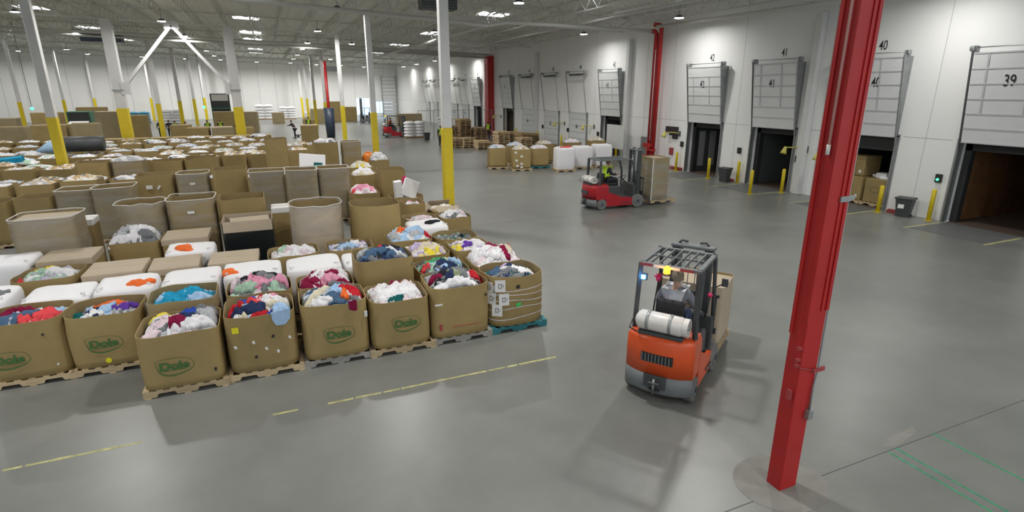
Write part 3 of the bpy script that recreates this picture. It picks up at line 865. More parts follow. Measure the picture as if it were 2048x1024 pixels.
def emblem(parent, x, z, y, sc_=1.0, lean=0):
    E_ = MB()
    # leaf-like outline: flat top left, swept round bottom
    pts = [(-.27, .13), (-.12, .155), (.08, .155), (.24, .12), (.30, .04), (.29, -.05), (.18, -.12), (.0, -.165), (-.14, -.15), (-.23, -.08), (-.265, .02)]
    pts = [(px_ * sc_, pz * sc_) for px_, pz in pts]
    sm = []
    n = len(pts)
    for i in range(n):
        p0, p1, p2, p3 = (Vector((*pts[(i + j) % n], 0)) for j in (-1, 0, 1, 2))
        for q in range(5):
            t = q / 5
            if i in (0,) and False: continue
            v = .5 * ((2 * p1) + (-p0 + p2) * t + (2 * p0 - 5 * p1 + 4 * p2 - p3) * t * t + (-p0 + 3 * p1 - 3 * p2 + p3) * t ** 3)
            sm.append((v.x, v.y))
    N_ = len(sm)
    vs = []
    for i, (a, c) in enumerate(sm):
        wd = (.004 + .010 * max(0, -c / .165)) * sc_
        r = math.hypot(a, c)
        vs += [(a * (1 - wd / r), 0, c * (1 - wd / r)), (a * (1 + wd / r), 0, c * (1 + wd / r))]
    E_.add(vs, [(2 * i, 2 * i + 1, (2 * i + 3) % (2 * N_), (2 * i + 2) % (2 * N_)) for i in range(N_)])
    E_.bb(-.17 * sc_, .16 * sc_, -.001, .001, -.073 * sc_, -.062 * sc_)
    E_.build('logo_outline', 'ink_green', parent, (x, y, z))
    put_text('logo_lettering', 'Dole', .20 * sc_, 'ink_green', parent, (x, y - .001, z + .01), (R(90), 0, 0), 1.15, .007)

def height_field(w_, d, base, peak, seed, ncell, pw=2.6):
    rn = random.Random(seed)
    cells = []
    for k in range(ncell):
        cells.append((rn.uniform(-w_ / 2, w_ / 2), rn.uniform(-d / 2, d / 2), rn.uniform(0, .055), rn.uniform(0, PI), rn.uniform(36, 80), rn.random(), rn.uniform(.5, 2)))
    def H(x, y):
        u, v = abs(2 * x / w_), abs(2 * y / d)
        dome = max(0, 1 - u ** pw) * max(0, 1 - v ** pw)
        wx = x + .05 * noise.noise(Vector((x * 7, y * 7, seed)))
        wy = y + .05 * noise.noise(Vector((x * 7, y * 7, seed + 9)))
        best = None; bd = 9
        for i, c in enumerate(cells):
            a = c[3]; dx, dy = wx - c[0], wy - c[1]
            q = (dx * math.cos(a) + dy * math.sin(a)); p = (-dx * math.sin(a) + dy * math.cos(a))
            dd = (q * c[6]) ** 2 + (p / c[6]) ** 2
            if dd < bd: bd = dd; best = i; bp = p; bq = q
        c = cells[best]
        fold = .05 * (.5 - abs(noise.noise(Vector((bq * 4.5, bp * c[4] * .32, best * 3.1))))) + .03 * noise.noise(Vector((x * 8, y * 8, best))) + .018 * (.5 - abs(noise.noise(Vector((bq * 12, bp * c[4] * .7, best * 1.7)))))
        return base + peak * dome ** .7 + c[2] * (.5 + dome) + fold - .05 * max(0, max(u, v) - .93) * 12, best
    return H
def heap_mesh(w_, d, base, peak, pal, seed, res=1.0, ncell=60, rk=.06):
    H = height_field(w_, d, base, peak, seed, ncell)
    rn = random.Random(seed + 5)
    cm = [rn.randrange(len(pal)) for _ in range(ncell)]
    nx, ny = int(66 * res * w_), int(66 * res * d)
    b = MB(); vs = []; cid = []
    for j in range(ny + 1):
        for i in range(nx + 1):
            x, y = (i / nx - .5) * w_, (j / ny - .5) * d
            # pull grid corners in to a rounded rectangle
            u, v = 2 * x / w_, 2 * y / d
            k = 1 - rk * (u * v) ** 2
            x *= k; y *= k
            z, c = H(x, y)
            vs.append((x, y, z)); cid.append(c)
    b.add(vs, [])
    for j in range(ny):
        for i in range(nx):
            a = j * (nx + 1) + i
            b.f.append([a, a + 1, a + nx + 2, a + nx + 1]); b.m.append(cm[cid[a]]); b.sm.append(True)
    # skirt down into the carton
    return b, H, ['c_' + p for p in pal]
def garment_mesh(H, cx, cy, sx, sy, rot, seed, lift=.02, lim=(9, 9), n=28):
    rn = random.Random(seed)
    b = MB(); vs = []
    ph = [rn.uniform(0, 6.28) for _ in range(4)]
    k1 = rn.uniform(22, 44)
    idx = {}
    for ring_ in (0, 1):
        for j in range(n + 1):
            for i in range(n + 1):
                u, v = 2 * i / n - 1, 2 * j / n - 1
                # square -> disc with irregular outline
                x = u * math.sqrt(1 - v * v / 2); y = v * math.sqrt(1 - u * u / 2)
                a = math.atan2(y, x); r = math.hypot(x, y)
                o = 1 + .20 * math.sin(2 * a + ph[0]) + .20 * math.sin(3 * a + ph[1]) + .12 * math.sin(5 * a + ph[2]) + .05 * math.sin(9 * a + ph[3])
                X0, Y0 = x * o * sx, y * o * sy
                X = cx + X0 * math.cos(rot) - Y0 * math.sin(rot); Y = cy + X0 * math.sin(rot) + Y0 * math.cos(rot)
                X = max(-lim[0], min(lim[0], X)); Y = max(-lim[1], min(lim[1], Y))
                z = H(X, Y)[0]
                fold = .065 * (.42 - abs(noise.noise(Vector((X0 * 5 + .6 * noise.noise(Vector((X * 6, Y * 6, 2))), Y0 * k1 * .42 + .8 * noise.noise(Vector((X * 5, Y * 5, seed))), seed + ph[3]))))) * (1 - r ** 3 * .6) + .035 * noise.noise(Vector((X * 7, Y * 7, seed + 3))) + .02 * (.4 - abs(noise.noise(Vector((X0 * 13, Y0 * k1, seed)))))
                up = lift + .032 * (1 - r ** 4) + fold if ring_ == 0 else -.012
                vs.append((X, Y, z + up))
    m_ = (n + 1) * (n + 1)
    b.add(vs, [])
    for j in range(n):
        for i in range(n):
            a = j * (n + 1) + i
            b.f.append([a, a + 1, a + n + 2, a + n + 1]); b.m.append(0); b.sm.append(True)
            b.f.append([m_ + a, m_ + a + n + 1, m_ + a + n + 2, m_ + a + 1]); b.m.append(0); b.sm.append(True)
    for t in range(n):
        for (p, q) in ((t, t + 1), (m_ - n - 1 + t + 1, m_ - n - 1 + t), ((t + 1) * (n + 1), t * (n + 1)), (t * (n + 1) + n, (t + 1) * (n + 1) + n)):
            b.f.append([p, m_ + p, m_ + q, q]); b.m.append(0); b.sm.append(True)
    return b
CN = {'w': 'white', 'cream': 'cream', 'lg': 'light grey', 'g': 'dark grey', 'k': 'black', 'navy': 'dark navy', 'blue': 'bright blue', 'jean': 'slate blue', 'sky': 'pale blue', 'teal': 'turquoise', 'red': 'red',
      'coral': 'coral red', 'mar': 'maroon', 'pink': 'pink', 'ppink': 'pale pink', 'orange': 'orange', 'purple': 'purple', 'yellow': 'yellow', 'green': 'green', 'mint': 'mint green', 'olive': 'olive', 'dteal': 'dark teal', 'tan': 'tan', 'lilac': 'lilac'}
def heap_of(x, yf, w_, d, top, below, peak, pal, seed, ref, garments=(), res=1.0, group='clothing heaps in cartons', rk=.06):
    """heap lying inside a carton whose front face is at yf and rim at height top"""
    hb, H, ms = heap_mesh(w_ - .10, d - .10, top - below - (.08 if res > .65 else .0), peak, pal, seed, res, rk=rk)
    if res > .65:
        rq = random.Random(seed * 3)
        for q in range(16):
            g_ = garment_mesh(H, rq.uniform(-.42, .42) * w_, rq.uniform(-.42, .42) * d, rq.uniform(.07, .17), rq.uniform(.04, .09), rq.uniform(0, 3.1), seed * 7 + q, .004, ((w_ - .1) / 2, (d - .1) / 2), 14)
            hb.add(g_.v, g_.f, rq.randrange(len(pal)), True)
    o = hb.build('clothing_heap', ms, None, (x, yf + d / 2, 0))
    tag(o, 'crumpled clothes filling the %s' % ref, 'clothes', group, 'stuff')
    for gi, g_ in enumerate(garments):
        c, gx, gy, sx, sy, rot = g_[:6]
        adj = g_[6] if len(g_) > 6 else 'crumpled'
        b = garment_mesh(H, gx, gy, sx, sy, rot, seed * 13 + gi, .015 + .01 * gi, ((w_ - .1) / 2, (d - .1) / 2))
        o = b.build('garment', 'c_' + c, None, (x, yf + d / 2, 0))
        tag(o, '%s %s garment on the %s' % (adj, CN[c], ref), 'garment', 'loose garments on the heaps')
    return H

def carton(x, yf, w_, d, z1, label, z0=.14, m='card', seed=0, pw=7, bulge=.02, wave=.02, dip=None, inner=.5, film=False, filmtop=1.0):
    C_ = thing('carton', label, 'box', (x, yf + d / 2, 0), 0, 'bulk cartons standing in rows')
    carton_body(w_, d, z0, z1, seed, pw, bulge, wave, dip, inner=inner).build('carton_walls', [m, 'card_in'], C_)
    if film:
        fb = MB(); n = 44
        lv = [0, .15, .4, .7, .95, 1.0]
        for t in lv:
            for k in range(n):
                px_, py = ring(w_ + .05, d + .05, pw, n)[k]
                a = math.atan2(py, px_)
                g = 1 + bulge * math.sin(PI * min(1, t)) + .012 * noise.noise(Vector((px_ * 3, py * 3, t * 9 + seed)))
                zt = z0 + (z1 - z0) * t * filmtop
                if t > .9:
                    zt += .03 + .03 * noise.noise(Vector((math.cos(a) * 2, math.sin(a) * 2, seed)))
                    if dip: zt -= dip[1] * math.exp(-(((a - dip[0] + PI) % (2 * PI) - PI) / .8) ** 2)
                fb.v.append((px_ * g, py * g, zt))
        for i in range(len(lv) - 1):
            for k in range(n):
                fb.f.append([i * n + k, i * n + (k + 1) % n, (i + 1) * n + (k + 1) % n, (i + 1) * n + k]); fb.m.append(0); fb.sm.append(True)
        me = bpy.data.meshes.new('stretch_wrap'); me.from_pydata(fb.v, [], fb.f); me.materials.append(M['film'])
        for p in me.polygons: p.use_smooth = True
        link('stretch_wrap', me, C_)
        if z1 > 1.3:
            rp = [fb.v[(len(lv) - 1) * n + k] for k in range(n)]
            MB().tube(rp + [rp[0]], .012, 6, caps=False).build('wrap_edge', 'tank', C_)
    return C_

FR = 'navy jean g w sky k lg red'.split()
# id, x, front y, width, rim z, short ref (unique), palette, below, peak, garments, options
NEAR = [
 ('A', -4.02, 10.36, 1.10, 1.09, 'leftmost logo carton at the frame edge', 'w lg jean coral', .13, .10,
  [('jean', -.15, -.1, .34, .2, .2), ('coral', .28, 0, .2, .22, 1.2), ('mar', -.25, .25, .25, .1, .1), ('sky', .42, .1, .1, .15, .5)]),
 ('B', -2.94, 10.36, 1.08, 1.05, 'logo carton second from the left', 'lg w g sky navy', .16, .08,
  [('w', -.18, -.12, .2, .12, .7), ('orange', 0, .3, .22, .08, .1), ('purple', .28, .05, .2, .1, .5), ('sky', .0, .02, .13, .14, 0), ('dteal', -.38, -.15, .1, .08, 0)]),
 ('C', -1.69, 9.12, 1.14, 1.02, 'frontmost logo carton', 'w lg ppink g', .07, .14,
  [('ppink', -.22, -.1, .38, .14, .75), ('yellow', -.3, .32, .16, .09, .4), ('blue', .12, .22, .22, .08, .6), ('navy', .14, .02, .15, .1, .2), ('w', .3, -.2, .26, .12, .2), ('lg', .4, .1, .13, .2, 0), ('g', .32, .33, .18, .08, -.3), ('mar', -.02, -.22, .1, .12, .3)]),
 ('D', -.52, 9.18, 1.08, 1.10, 'front carton with the yellow sticker', 'blue w sky red cream', .10, .16,
  [('blue', -.15, .2, .22, .1, .6), ('pink', .18, .28, .2, .12, .2), ('coral', 0, .02, .2, .07, .1), ('w', .2, -.02, .24, .1, -.2), ('navy', -.12, -.24, .25, .1, .1), ('red', -.42, -.1, .08, .1, 0), ('cream', .3, -.2, .16, .06, .2), ('sky', .34, -.32, .14, .1, 0)]),
 ('E', .66, 9.18, 1.11, 1.11, 'logo carton with maroon cloth on its rim', 'w jean g sky lg', .08, .15,
  [('cream', -.25, -.05, .3, .09, .55, 'long'), ('jean', -.02, -.28, .2, .12, .1), ('sky', .1, -.05, .14, .16, .3), ('red', .38, -.02, .18, .22, .2), ('orange', .2, -.2, .07, .12, 0), ('g', .22, .25, .2, .12, .1), ('w', -.2, -.38, .2, .06, .1)]),
 ('F', 1.78, 9.15, 1.08, 1.02, 'logo carton of mostly white clothes', 'w w ppink', .10, .18,
  [('w', .05, -.05, .42, .28, .2, 'large'), ('mar', .05, .26, .13, .06, 0), ('dteal', -.05, -.38, .13, .05, 0), ('ppink', .3, .25, .16, .08, -.4)]),
 ('G', 2.92, 9.18, 1.14, 1.11, 'plain front carton left of the strapped one', 'w g lg k', .10, .20,
  [('k', -.2, .1, .3, .09, .6), ('olive', .0, -.05, .12, .2, .2), ('g', .16, .08, .1, .26, .3), ('red', .42, -.05, .1, .16, 0), ('mar', -.38, .0, .12, .08, 0), ('w', -.1, -.36, .36, .07, 0), ('navy', -.1, -.12, .07, .16, 0)]),
 ('H', 4.11, 9.20, 1.18, 1.15, 'strapped carton on the teal pallet', 'g dteal navy lg', .16, .10,
  [('w', .2, .05, .34, .13, -.4), ('navy', .18, .22, .26, .08, -.3), ('g', -.12, -.05, .25, .14, .2), ('lilac', .02, .3, .1, .08, .2), ('jean', -.3, .05, .14, .1, .5)]),
 ('J', -1.78, 10.40, 1.08, 1.10, 'carton of turquoise clothes', 'teal teal sky', .14, .10,
  [('teal', -.1, 0, .32, .2, .3, 'large'), ('sky', .3, -.15, .2, .12, -.3)]),
 ('K', -.53, 10.36, 1.12, 1.07, 'carton of pink and black clothes', 'pink ppink g mint', .06, .22,
  [('k', 0, .12, .42, .14, .25, 'large'), ('g', .12, -.05, .2, .16, .3), ('pink', -.02, -.15, .16, .18, .7), ('pink', .42, 0, .12, .2, 0, 'bright'), ('mint', -.2, -.3, .15, .07, 0), ('ppink', -.42, .05, .1, .12, 0)]),
 ('L', .64, 10.36, 1.06, 1.03, 'carton of white and maroon clothes', 'w ppink mar', .08, .20,
  [('mar', -.32, -.15, .2, .12, .2), ('w', .0, .12, .3, .2, .5), ('mar', .14, .0, .12, .1, .2, 'small'), ('pink', .1, -.25, .22, .08, .1), ('w', .36, .12, .12, .18, 0, 'bright')]),
 ('M', 1.79, 10.40, 1.14, 1.42, 'taller carton of navy clothes', 'navy g jean k', .10, .16,
  [('navy', .1, .05, .34, .2, .2, 'large'), ('k', .25, .2, .18, .14, -.6), ('coral', .02, .2, .1, .07, 0), ('w', .22, -.12, .06, .24, .7, 'narrow'), ('jean', -.2, -.15, .22, .12, .2), ('lg', -.36, .02, .14, .1, .4)]),
 ('N', 3.00, 10.36, 1.08, 1.01, 'carton of green and striped clothes', 'g mint sky navy', .06, .14,
  [('green', -.1, .12, .34, .09, .35), ('cream', .2, .28, .12, .1, 0), ('navy', .0, -.15, .2, .1, .1), ('coral', -.38, -.15, .12, .08, 0), ('sky', .34, .05, .16, .07, .2)]),
 ('O', 4.22, 10.36, 1.14, 1.02, 'overfilled carton at the second row end', 'w lg w ppink', .0, .24,
  [('w', -.32, .1, .24, .2, .6, 'large'), ('mar', .0, .2, .2, .16, .2), ('w', -.08, -.25, .22, .1, .2), ('mar', .14, -.2, .1, .2, .1, 'smaller'), ('cream', .28, .02, .16, .1, -.7), ('red', .40, .12, .07, .07, 0)]),
 ('P1', 2.97, 11.52, 1.0, 1.06, 'carton of cream patterned clothes', 'cream lilac w yellow', .05, .14,
  [('cream', .1, 0, .3, .2, .4, 'large'), ('lilac', -.25, .05, .15, .15, 0)]),
 ('P2', 4.05, 11.52, 1.0, 1.08, 'carton of yellow and purple clothes', 'w lilac lg', .10, .12,
  [('yellow', -.34, -.05, .12, .2, 0), ('purple', -.1, -.05, .14, .16, .2), ('w', .2, 0, .2, .1, -.2)]),
 ('T1', -4.35, 12.65, 1.08, 1.13, 'carton of tied plastic bags', 'mint w lg lilac', .12, .12,
  [('mint', -.1, .1, .25, .16, .1), ('coral', -.45, -.2, .07, .1, 0), ('w', .2, -.05, .2, .14, 0), ('yellow', -.12, .3, .2, .08, 0)]),
 ('T5', .16, 12.60, 1.10, 1.08, 'carton of white linen and a green pack', 'w ppink w', .10, .14,
  [('mint', -.15, .1, .16, .14, .3), ('w', .2, 0, .3, .16, .1)]),
 ('T6', 1.40, 12.60, 1.06, 1.10, 'carton of pale clothes before the round ones', 'w lilac sky g', .12, .10,
  [('sky', -.05, -.1, .22, .12, .2), ('w', .2, .1, .2, .1, .3)]),
 ('Q3', 2.82, 12.60, 1.06, 1.14, 'carton of pale blue and coral linen', 'w sky lg mint', .0, .16,
  [('lg', -.4, -.1, .12, .16, 0), ('orange', -.15, .05, .12, .07, 0), ('sky', .2, 0, .26, .2, .1), ('red', .44, -.2, .06, .14, 0)]),
 ('Q1', 4.00, 12.60, 1.12, 1.07, 'rounded carton of grey clothes by the aisle', 'g lg dteal mint', .14, .06,
  [('g', .0, .1, .3, .1, .2), ('k', .25, .1, .14, .08, .1)]),
 ('U2', -3.27, 14.85, 1.09, 1.18, 'carton of white linen before the wrapped round one', 'lg w g w', .02, .26,
  [('w', .1, .1, .32, .2, .4, 'large'), ('lg', -.25, -.05, .25, .16, .6), ('w', -.3, -.35, .2, .08, 0), ('g', .3, -.25, .2, .1, .1)]),
 ('V2', 3.67, 14.85, .93, 1.10, 'small carton of pale pink clothes', 'ppink w lg', .10, .06, [('ppink', 0, 0, .3, .15, .1)]),
 ('V3', 4.66, 14.85, .93, 1.08, 'small carton of white clothes at the field edge', 'w g w', .06, .14, [('w', -.05, .05, .2, .16, .6), ('ppink', .2, -.1, .14, .08, 0)]),
 ('V1', 3.76, 16.10, .64, 1.32, 'narrow carton before the white foam pieces', 'pink w lg', .12, .06, []),
 ('Z9', 4.06, 18.40, 1.11, 1.09, 'carton of white foam pieces', 'lg w', .15, .04, []),
 ('Z7', 2.82, 19.60, 1.03, 1.12, 'carton of pink and white plush', 'ppink w pink', .05, .24, [('pink', .0, -.1, .36, .2, .1), ('w', -.2, .2, .2, .14, .1), ('coral', -.4, -.2, .08, .1, 0)]),
 ('Z6', 3.17, 21.80, .98, 1.45, 'carton of white packs above the pink plush', 'w cream w', .05, .2, [('w', 0, 0, .34, .2, .1)]),
 ('a11', 3.45, 24.40, 1.05, 1.40, 'carton of cream linen', 'cream w yellow', .05, .2, [('cream', 0, 0, .3, .2, .1)]),
 ('a12', 5.04, 29.00, .97, 1.13, 'carton of white and navy cloth at the aisle', 'w lg w', .0, .3, [('navy', .1, .1, .2, .1, .1), ('w', -.1, -.1, .3, .16, .1)]),
]
LBL = {
 'A': 'brown carton with green oval logo, leftmost in view, set back from the front row',
 'B': 'brown carton with green oval logo and a yellow dot near its foot',
 'C': 'brown carton with green oval logo, nearest of all, full of pale pink cloth',
 'D': 'brown front carton without logo, yellow sticker and many small holes',
 'E': 'brown carton with green oval logo and maroon cloth hanging over its rim',
 'F': 'brown carton with green oval logo heaped with white clothes',
 'G': 'plain brown front carton between the logo cartons and the strapped one',
 'H': 'round brown carton with white straps and paper labels on a teal pallet',
}
for i, r in enumerate(NEAR):
    idn, x, yf, w_, zt, ref, pal, below, peak, gs = r
    d = 1.02 if yf < 10 else (1.0 if yf < 11 else .98)
    if idn in ('V1', 'V2', 'V3'): d = .9
    if idn in ('P1', 'P2', 'O', 'N', 'M', 'J', 'K', 'L', 'A', 'B'): d = 1.0
    front = idn in 'ABCDEFGH'
    round_ = idn in ('H', 'Q1', 'A', 'B')
    C_ = carton(x, yf, w_, d, zt, LBL.get(idn, 'open brown ' + ref if not ref.startswith(('small', 'narrow', 'rounded', 'taller', 'overfilled')) else 'open brown box, ' + ref), seed=i + 1, pw={'H': 3.4, 'Q1': 3, 'D': 5, 'G': 6}.get(idn, 7 if idn == 'C' else 5), bulge=.03 if round_ else .012, wave=.03, film=idn in ('J',))
    H = heap_of(x, yf, w_, d, zt, below, peak, pal.split(), 40 + i, ref, gs, res=1.0 if yf < 13 else .7, rk=.17 if idn in ('H', 'Q1') else .08)
    pm = {'E': 'wood_old', 'G': 'wood_old', 'H': 'wood_teal', 'A': 'wood'}.get(idn, 'wood')
    if yf < 11.0:
        pallet(x + .01, yf + d / 2, ('teal painted pallet' if idn == 'H' else 'grey weathered pallet' if pm == 'wood_old' else 'pale wooden pallet') + ' under the ' + ref, pm)
    else:
        pallet(x, yf + d / 2, 'wooden pallet under the ' + ref, 'wood')
    yl = -d / 2 - .012
    if idn in ('A', 'B', 'C', 'E', 'F'):
        emblem(C_, {'C': -.10, 'B': -.02, 'A': -.20, 'E': .02, 'F': .06}[idn], {'C': .50, 'B': .55, 'A': .50, 'E': .56, 'F': .58}[idn], yl - .012, .88)
    if idn == 'B': MB().tube([(.0, yl - .008, .25), (.0, yl - .014, .25)], .045, 14).build('yellow_sticker', 'yellow_note', C_)
    if idn == 'D':
        MB().bb(-.42, -.32, yl - .006, yl + .0, .86, .96).build('yellow_sticker', 'yellow_note', C_)
        rn = random.Random(4)
        for (hx, hz) in ((.17, .72), (-.12, .40)): MB().box((hx, yl - .002, hz), (.035, .02, .05), ry=.4).build('torn_hole', 'black', C_)
        for (hx, hz) in ((-.13, .66), (.05, .52), (.22, .44), (.42, .66), (-.40, .62)): MB().box((hx, yl - .003, hz), (.035, .012, .05), ry=rn.uniform(-.6, .6)).build('torn_spot', 'paper', C_)
    if idn == 'C': MB().box((.45, yl - .001, .34), (.03, .02, .05)).build('torn_hole', 'black', C_)
    if idn == 'A':
        MB().box((.30, yl - .001, .86), (.03, .02, .03), ry=.7).build('torn_hole', 'black', C_); MB().box((.40, yl - .002, .32), (.025, .015, .03), ry=.7).build('torn_spot', 'paper', C_)
    if idn == 'E':
        MB().box((.50, yl + .02, .86), (.05, .02, .10)).build('torn_spot', 'paper', C_)
        o = MB().prism([(.22, 1.14), (.36, 1.16), (.36, .98), (.33, .95), (.23, .99)], yl - .02, yl - .005).build('hanging_cloth', 'c_mar', None, (x, yf + d / 2, 0), bevel=.006)
        tag(o, 'maroon cloth hanging over the rim of the logo carton', 'garment')
    if idn == 'D':
        o = MB().prism([(.18, 1.14), (.48, 1.18), (.46, 1.0), (.38, .90), (.24, .90), (.19, 1.0)], yl - .02, yl - .005).build('hanging_cloth', 'c_sky', None, (x, yf + d / 2, 0), bevel=.006)
        tag(o, 'pale blue cloth hanging over the rim of the stickered carton', 'garment')
    if idn == 'G':
        MB().bb(-.52, -.38, yl - .002, yl + .01, .80, .83).build('tape_strip', 'paper', C_)
        MB().bb(-.45, -.40, yl - .004, yl + .01, .30, .42).build('red_mark', 'maroon', C_)
        MB().bb(-.2, .32, yl - .004, yl + .008, .335, .343).build('printed_line', 'maroon', C_)
        MB().bb(.46, .49, yl + .012, yl + .03, .86, .91).build('torn_hole', 'black', C_)
    if idn == 'H':
        R_ = [ring(w_ + .02, d + .02, 3.4, 44)[k] for k in range(44)]
        for z_ in (.32, .50, .66, .80, .90):
            b = MB(); z2 = z_
            vs = [(a * 1.035, c * 1.035, z2 - .01 + .03 * math.sin(math.atan2(c, a) * 2 + z_ * 9)) for a, c in R_] + [(a * 1.035, c * 1.035, z2 + .006 + .03 * math.sin(math.atan2(c, a) * 2 + z_ * 9)) for a, c in R_]
            b.add(vs, [(k, (k + 1) % 44, 44 + (k + 1) % 44, 44 + k) for k in range(44)], 0, True)
            me = bpy.data.meshes.new('strap'); me.from_pydata(b.v, [], b.f); me.materials.append(M['c_w']); link('strap', me, C_)
        for k, (ang, z_) in enumerate([(-2.62, .95), (-2.28, 1.0), (-2.52, .74), (-2.16, .72), (-2.30, .50)]):
            # sheet tangent to the curved face
            best = min(R_, key=lambda p: abs(math.atan2(p[1], p[0]) - ang))
            L_ = MB().bb(-.10, .10, -.003, .003, -.12, .12)
            o = L_.build('label_sheet', 'paper', C_, (best[0] * 1.055, best[1] * 1.055, z_))
            i0 = R_.index(best); t0, t1 = R_[i0 - 1], R_[(i0 + 1) % 44]
            o.rotation_euler = (0, 0, math.atan2(t1[1] - t0[1], t1[0] - t0[0]))
            q = MB().bb(-.035, .03, -.005, -.003, -.045, -.035).bb(-.035, .03, -.005, -.003, .035, .045).bb(-.035, -.025, -.005, -.003, -.045, .045).bb(.02, .03, -.005, -.003, -.045, .045).bb(.05, .06, -.005, -.003, -.02, .03)
            q.build('printed_mark', 'ink', o)
        MB().prism([(-.13, .62), (-.02, .64), (.0, .58), (-.1, .56)], -.60, -.59).build('green_sticker', 'green_note', C_)
        MB().box((-.06, -.565, .96), (.06, .02, .07), ry=.5).build('torn_hole', 'black', C_)

# white woven bulk sacks
def sack(x, yf, w_, z1, label, seed, d=.95, open_=None, z0=.14, pal=None, tilt=.0, grp='white bulk sacks between the cartons'):
    S_ = thing('bulk_sack', label, 'sack', (x, yf + d / 2, 0), 0, grp)
    b = MB(); nx = 18; vs = []
    nr = 30
    lv = [0, .08, .35, .7, .88, .96, 1.0]
    rings = []
    for t in lv:
        g = {0: .94, .08: .99, .35: 1.0, .7: 1.0, .88: 1.0, .96: .985, 1.0: .95}[t]
        r = []
        for k in range(nr):
            px_, py = ring(w_, d, 8, nr)[k]
            nn = noise.noise(Vector((px_ * 3 + seed, py * 3, t * 3)))
            r.append((px_ * g * (1 + .03 * nn), py * g * (1 + .03 * nn), z0 + (z1 - z0) * t + (.03 * nn + tilt * py if t > .8 else 0)))
        rings.append(r)
    for g in (.85, .6, .3, .05):
        r = []
        for k in range(nr):
            px_, py = ring(w_, d, 8, nr)[k]
            px_ *= g * .95; py *= g * .95
            r.append((px_, py, z1 + .02 + .045 * noise.noise(Vector((px_ * 4 + seed, py * 4, 1))) + tilt * py))
        rings.append(r)
    for r in rings: vs += r
    b.add(vs, [])
    for i in range(len(rings) - 1):
        for k in range(nr):
            b.f.append([i * nr + k, i * nr + (k + 1) % nr, (i + 1) * nr + (k + 1) % nr, (i + 1) * nr + k]); b.m.append(0); b.sm.append(True)
    L_ = len(rings) - 1
    b.f.append([L_ * nr + k for k in range(nr)]); b.m.append(0); b.sm.append(True)
    b.build('sack_body', 'bag', S_)
    for sx in (-1, 1):
        MB().tube([(sx * w_ * .40, -d * .35, z1 - .06), (sx * w_ * .44, -d * .38, z1 + .05), (sx * w_ * .36, -d * .25, z1 + .02), (sx * w_ * .38, -d * .12, z1 - .01)], .016, 6).build('lifting_strap', 'bag', S_)
    if open_:
        c, ox, oy, ow, oh = open_
        H = lambda a, e: (z1 + .01 + tilt * e, 0)
        g_ = garment_mesh(H, ox, oy, ow, oh, .3, seed, .03, (w_ / 2, d / 2), 16)
        tag(g_.build('garment', 'c_' + c, None, (x, yf + d / 2, 0)), '%s cloth in the opening of the %s' % (CN[c], label), 'garment')
    return S_
SACKS = [('S0', -5.05, 11.60, .95, 1.10, 'round white sack at the left frame edge', ('g', .2, -.1, .2, .12)),
 ('S1', -3.88, 11.50, 1.02, 1.04, 'flat white bulk sack behind the two leftmost logo cartons', None),
 ('S2', -2.84, 11.50, .98, 1.09, 'white sack with orange cloth at its right', ('orange', .26, -.2, .2, .13)),
 ('S3', -1.76, 11.50, 1.00, 1.08, 'white bulk sack behind the turquoise clothes', None),
 ('S4', -.66, 11.50, 1.08, 1.10, 'white sack with coral lump at its left', ('orange', -.42, -.2, .12, .2)),
 ('S5', .52, 11.50, 1.10, 1.08, 'white bulk sack behind the white and maroon clothes', None),
 ('S6', 1.55, 11.60, .85, 1.02, 'white bulk sack half hidden by the navy clothes carton', None),
 ('S7', -5.32, 13.70, .95, 1.21, 'white bulk sack with a small mark at the left edge', None),
 ('S8', -2.00, 13.65, 1.00, 1.12, 'white sack with red orange cloth standing upright', ('orange', -.1, -.1, .13, .26)),
 ('S9', 3.55, 13.65, 1.05, 1.16, 'white sack with a black print by the aisle', ('k', .15, .0, .22, .07))]
for i, (n_, x, yf, w_, z1, lb, op) in enumerate(SACKS):
    sack(x, yf, w_, z1, lb, i * 3 + 1, .93, op, tilt=.04)
    pallet(x, yf + .47, 'wooden pallet under the ' + lb, 'wood', group='pallets under the white sacks')

def lid_box(x, yf, w_, d, z1, label, rz=0, m='card_pale', wrapm=None):
    B_ = thing('lidded_carton', label, 'box', (x, yf + d / 2, 0), rz, 'closed cartons with pale lids')
    if w_ > .7: pallet(x, yf + d / 2, 'wooden pallet under the ' + label.replace('closed ', ''), 'wood', rz)
    MB().bb(-w_ / 2, w_ / 2, -d / 2, d / 2, .14 if w_ > .7 else 0, z1 - .10).build('carton_walls', wrapm or 'card', B_, bevel=.03)
    MB().bb(-w_ / 2 - .012, w_ / 2 + .012, -d / 2 - .012, d / 2 + .012, z1 - .16, z1).build('lid', m, B_, bevel=.02)
    MB().bb(-w_ / 2, w_ / 2, -.03, .03, z1, z1 + .002).build('tape_strip', 'card_pale', B_)
    return B_
lid_box(-3.22, 12.62, 1.00, .95, 1.13, 'closed carton with a pale flat lid behind the orange sack')
lid_box(-2.18, 12.64, .90, .93, 1.10, 'closed carton whose dented lid lifts at the front', R(2))
lid_box(-1.05, 12.60, .95, .95, 1.10, 'closed carton with pale lid and black wrap beneath', R(-1), wrapm='blackwrap')
lid_box(-2.20, 14.85, .98, 1.0, 1.19, 'closed pale carton right behind the sack with upright orange cloth')
lid_box(-4.27, 13.72, .95, .95, 1.22, 'lower brown carton before the tall wrapped one')
lid_box(-4.52, 16.20, .45, .6, 1.56, 'narrow white topped carton beside the tall wrapped one', m='paper')
lid_box(.0, 16.10, .46, .6, 1.52, 'small white labelled box behind the black wrapped carton', m='paper')
B_ = thing('wrapped_carton', 'carton wrapped in shiny black film with an open cardboard collar', 'box', (-.79, 15.2, 0))
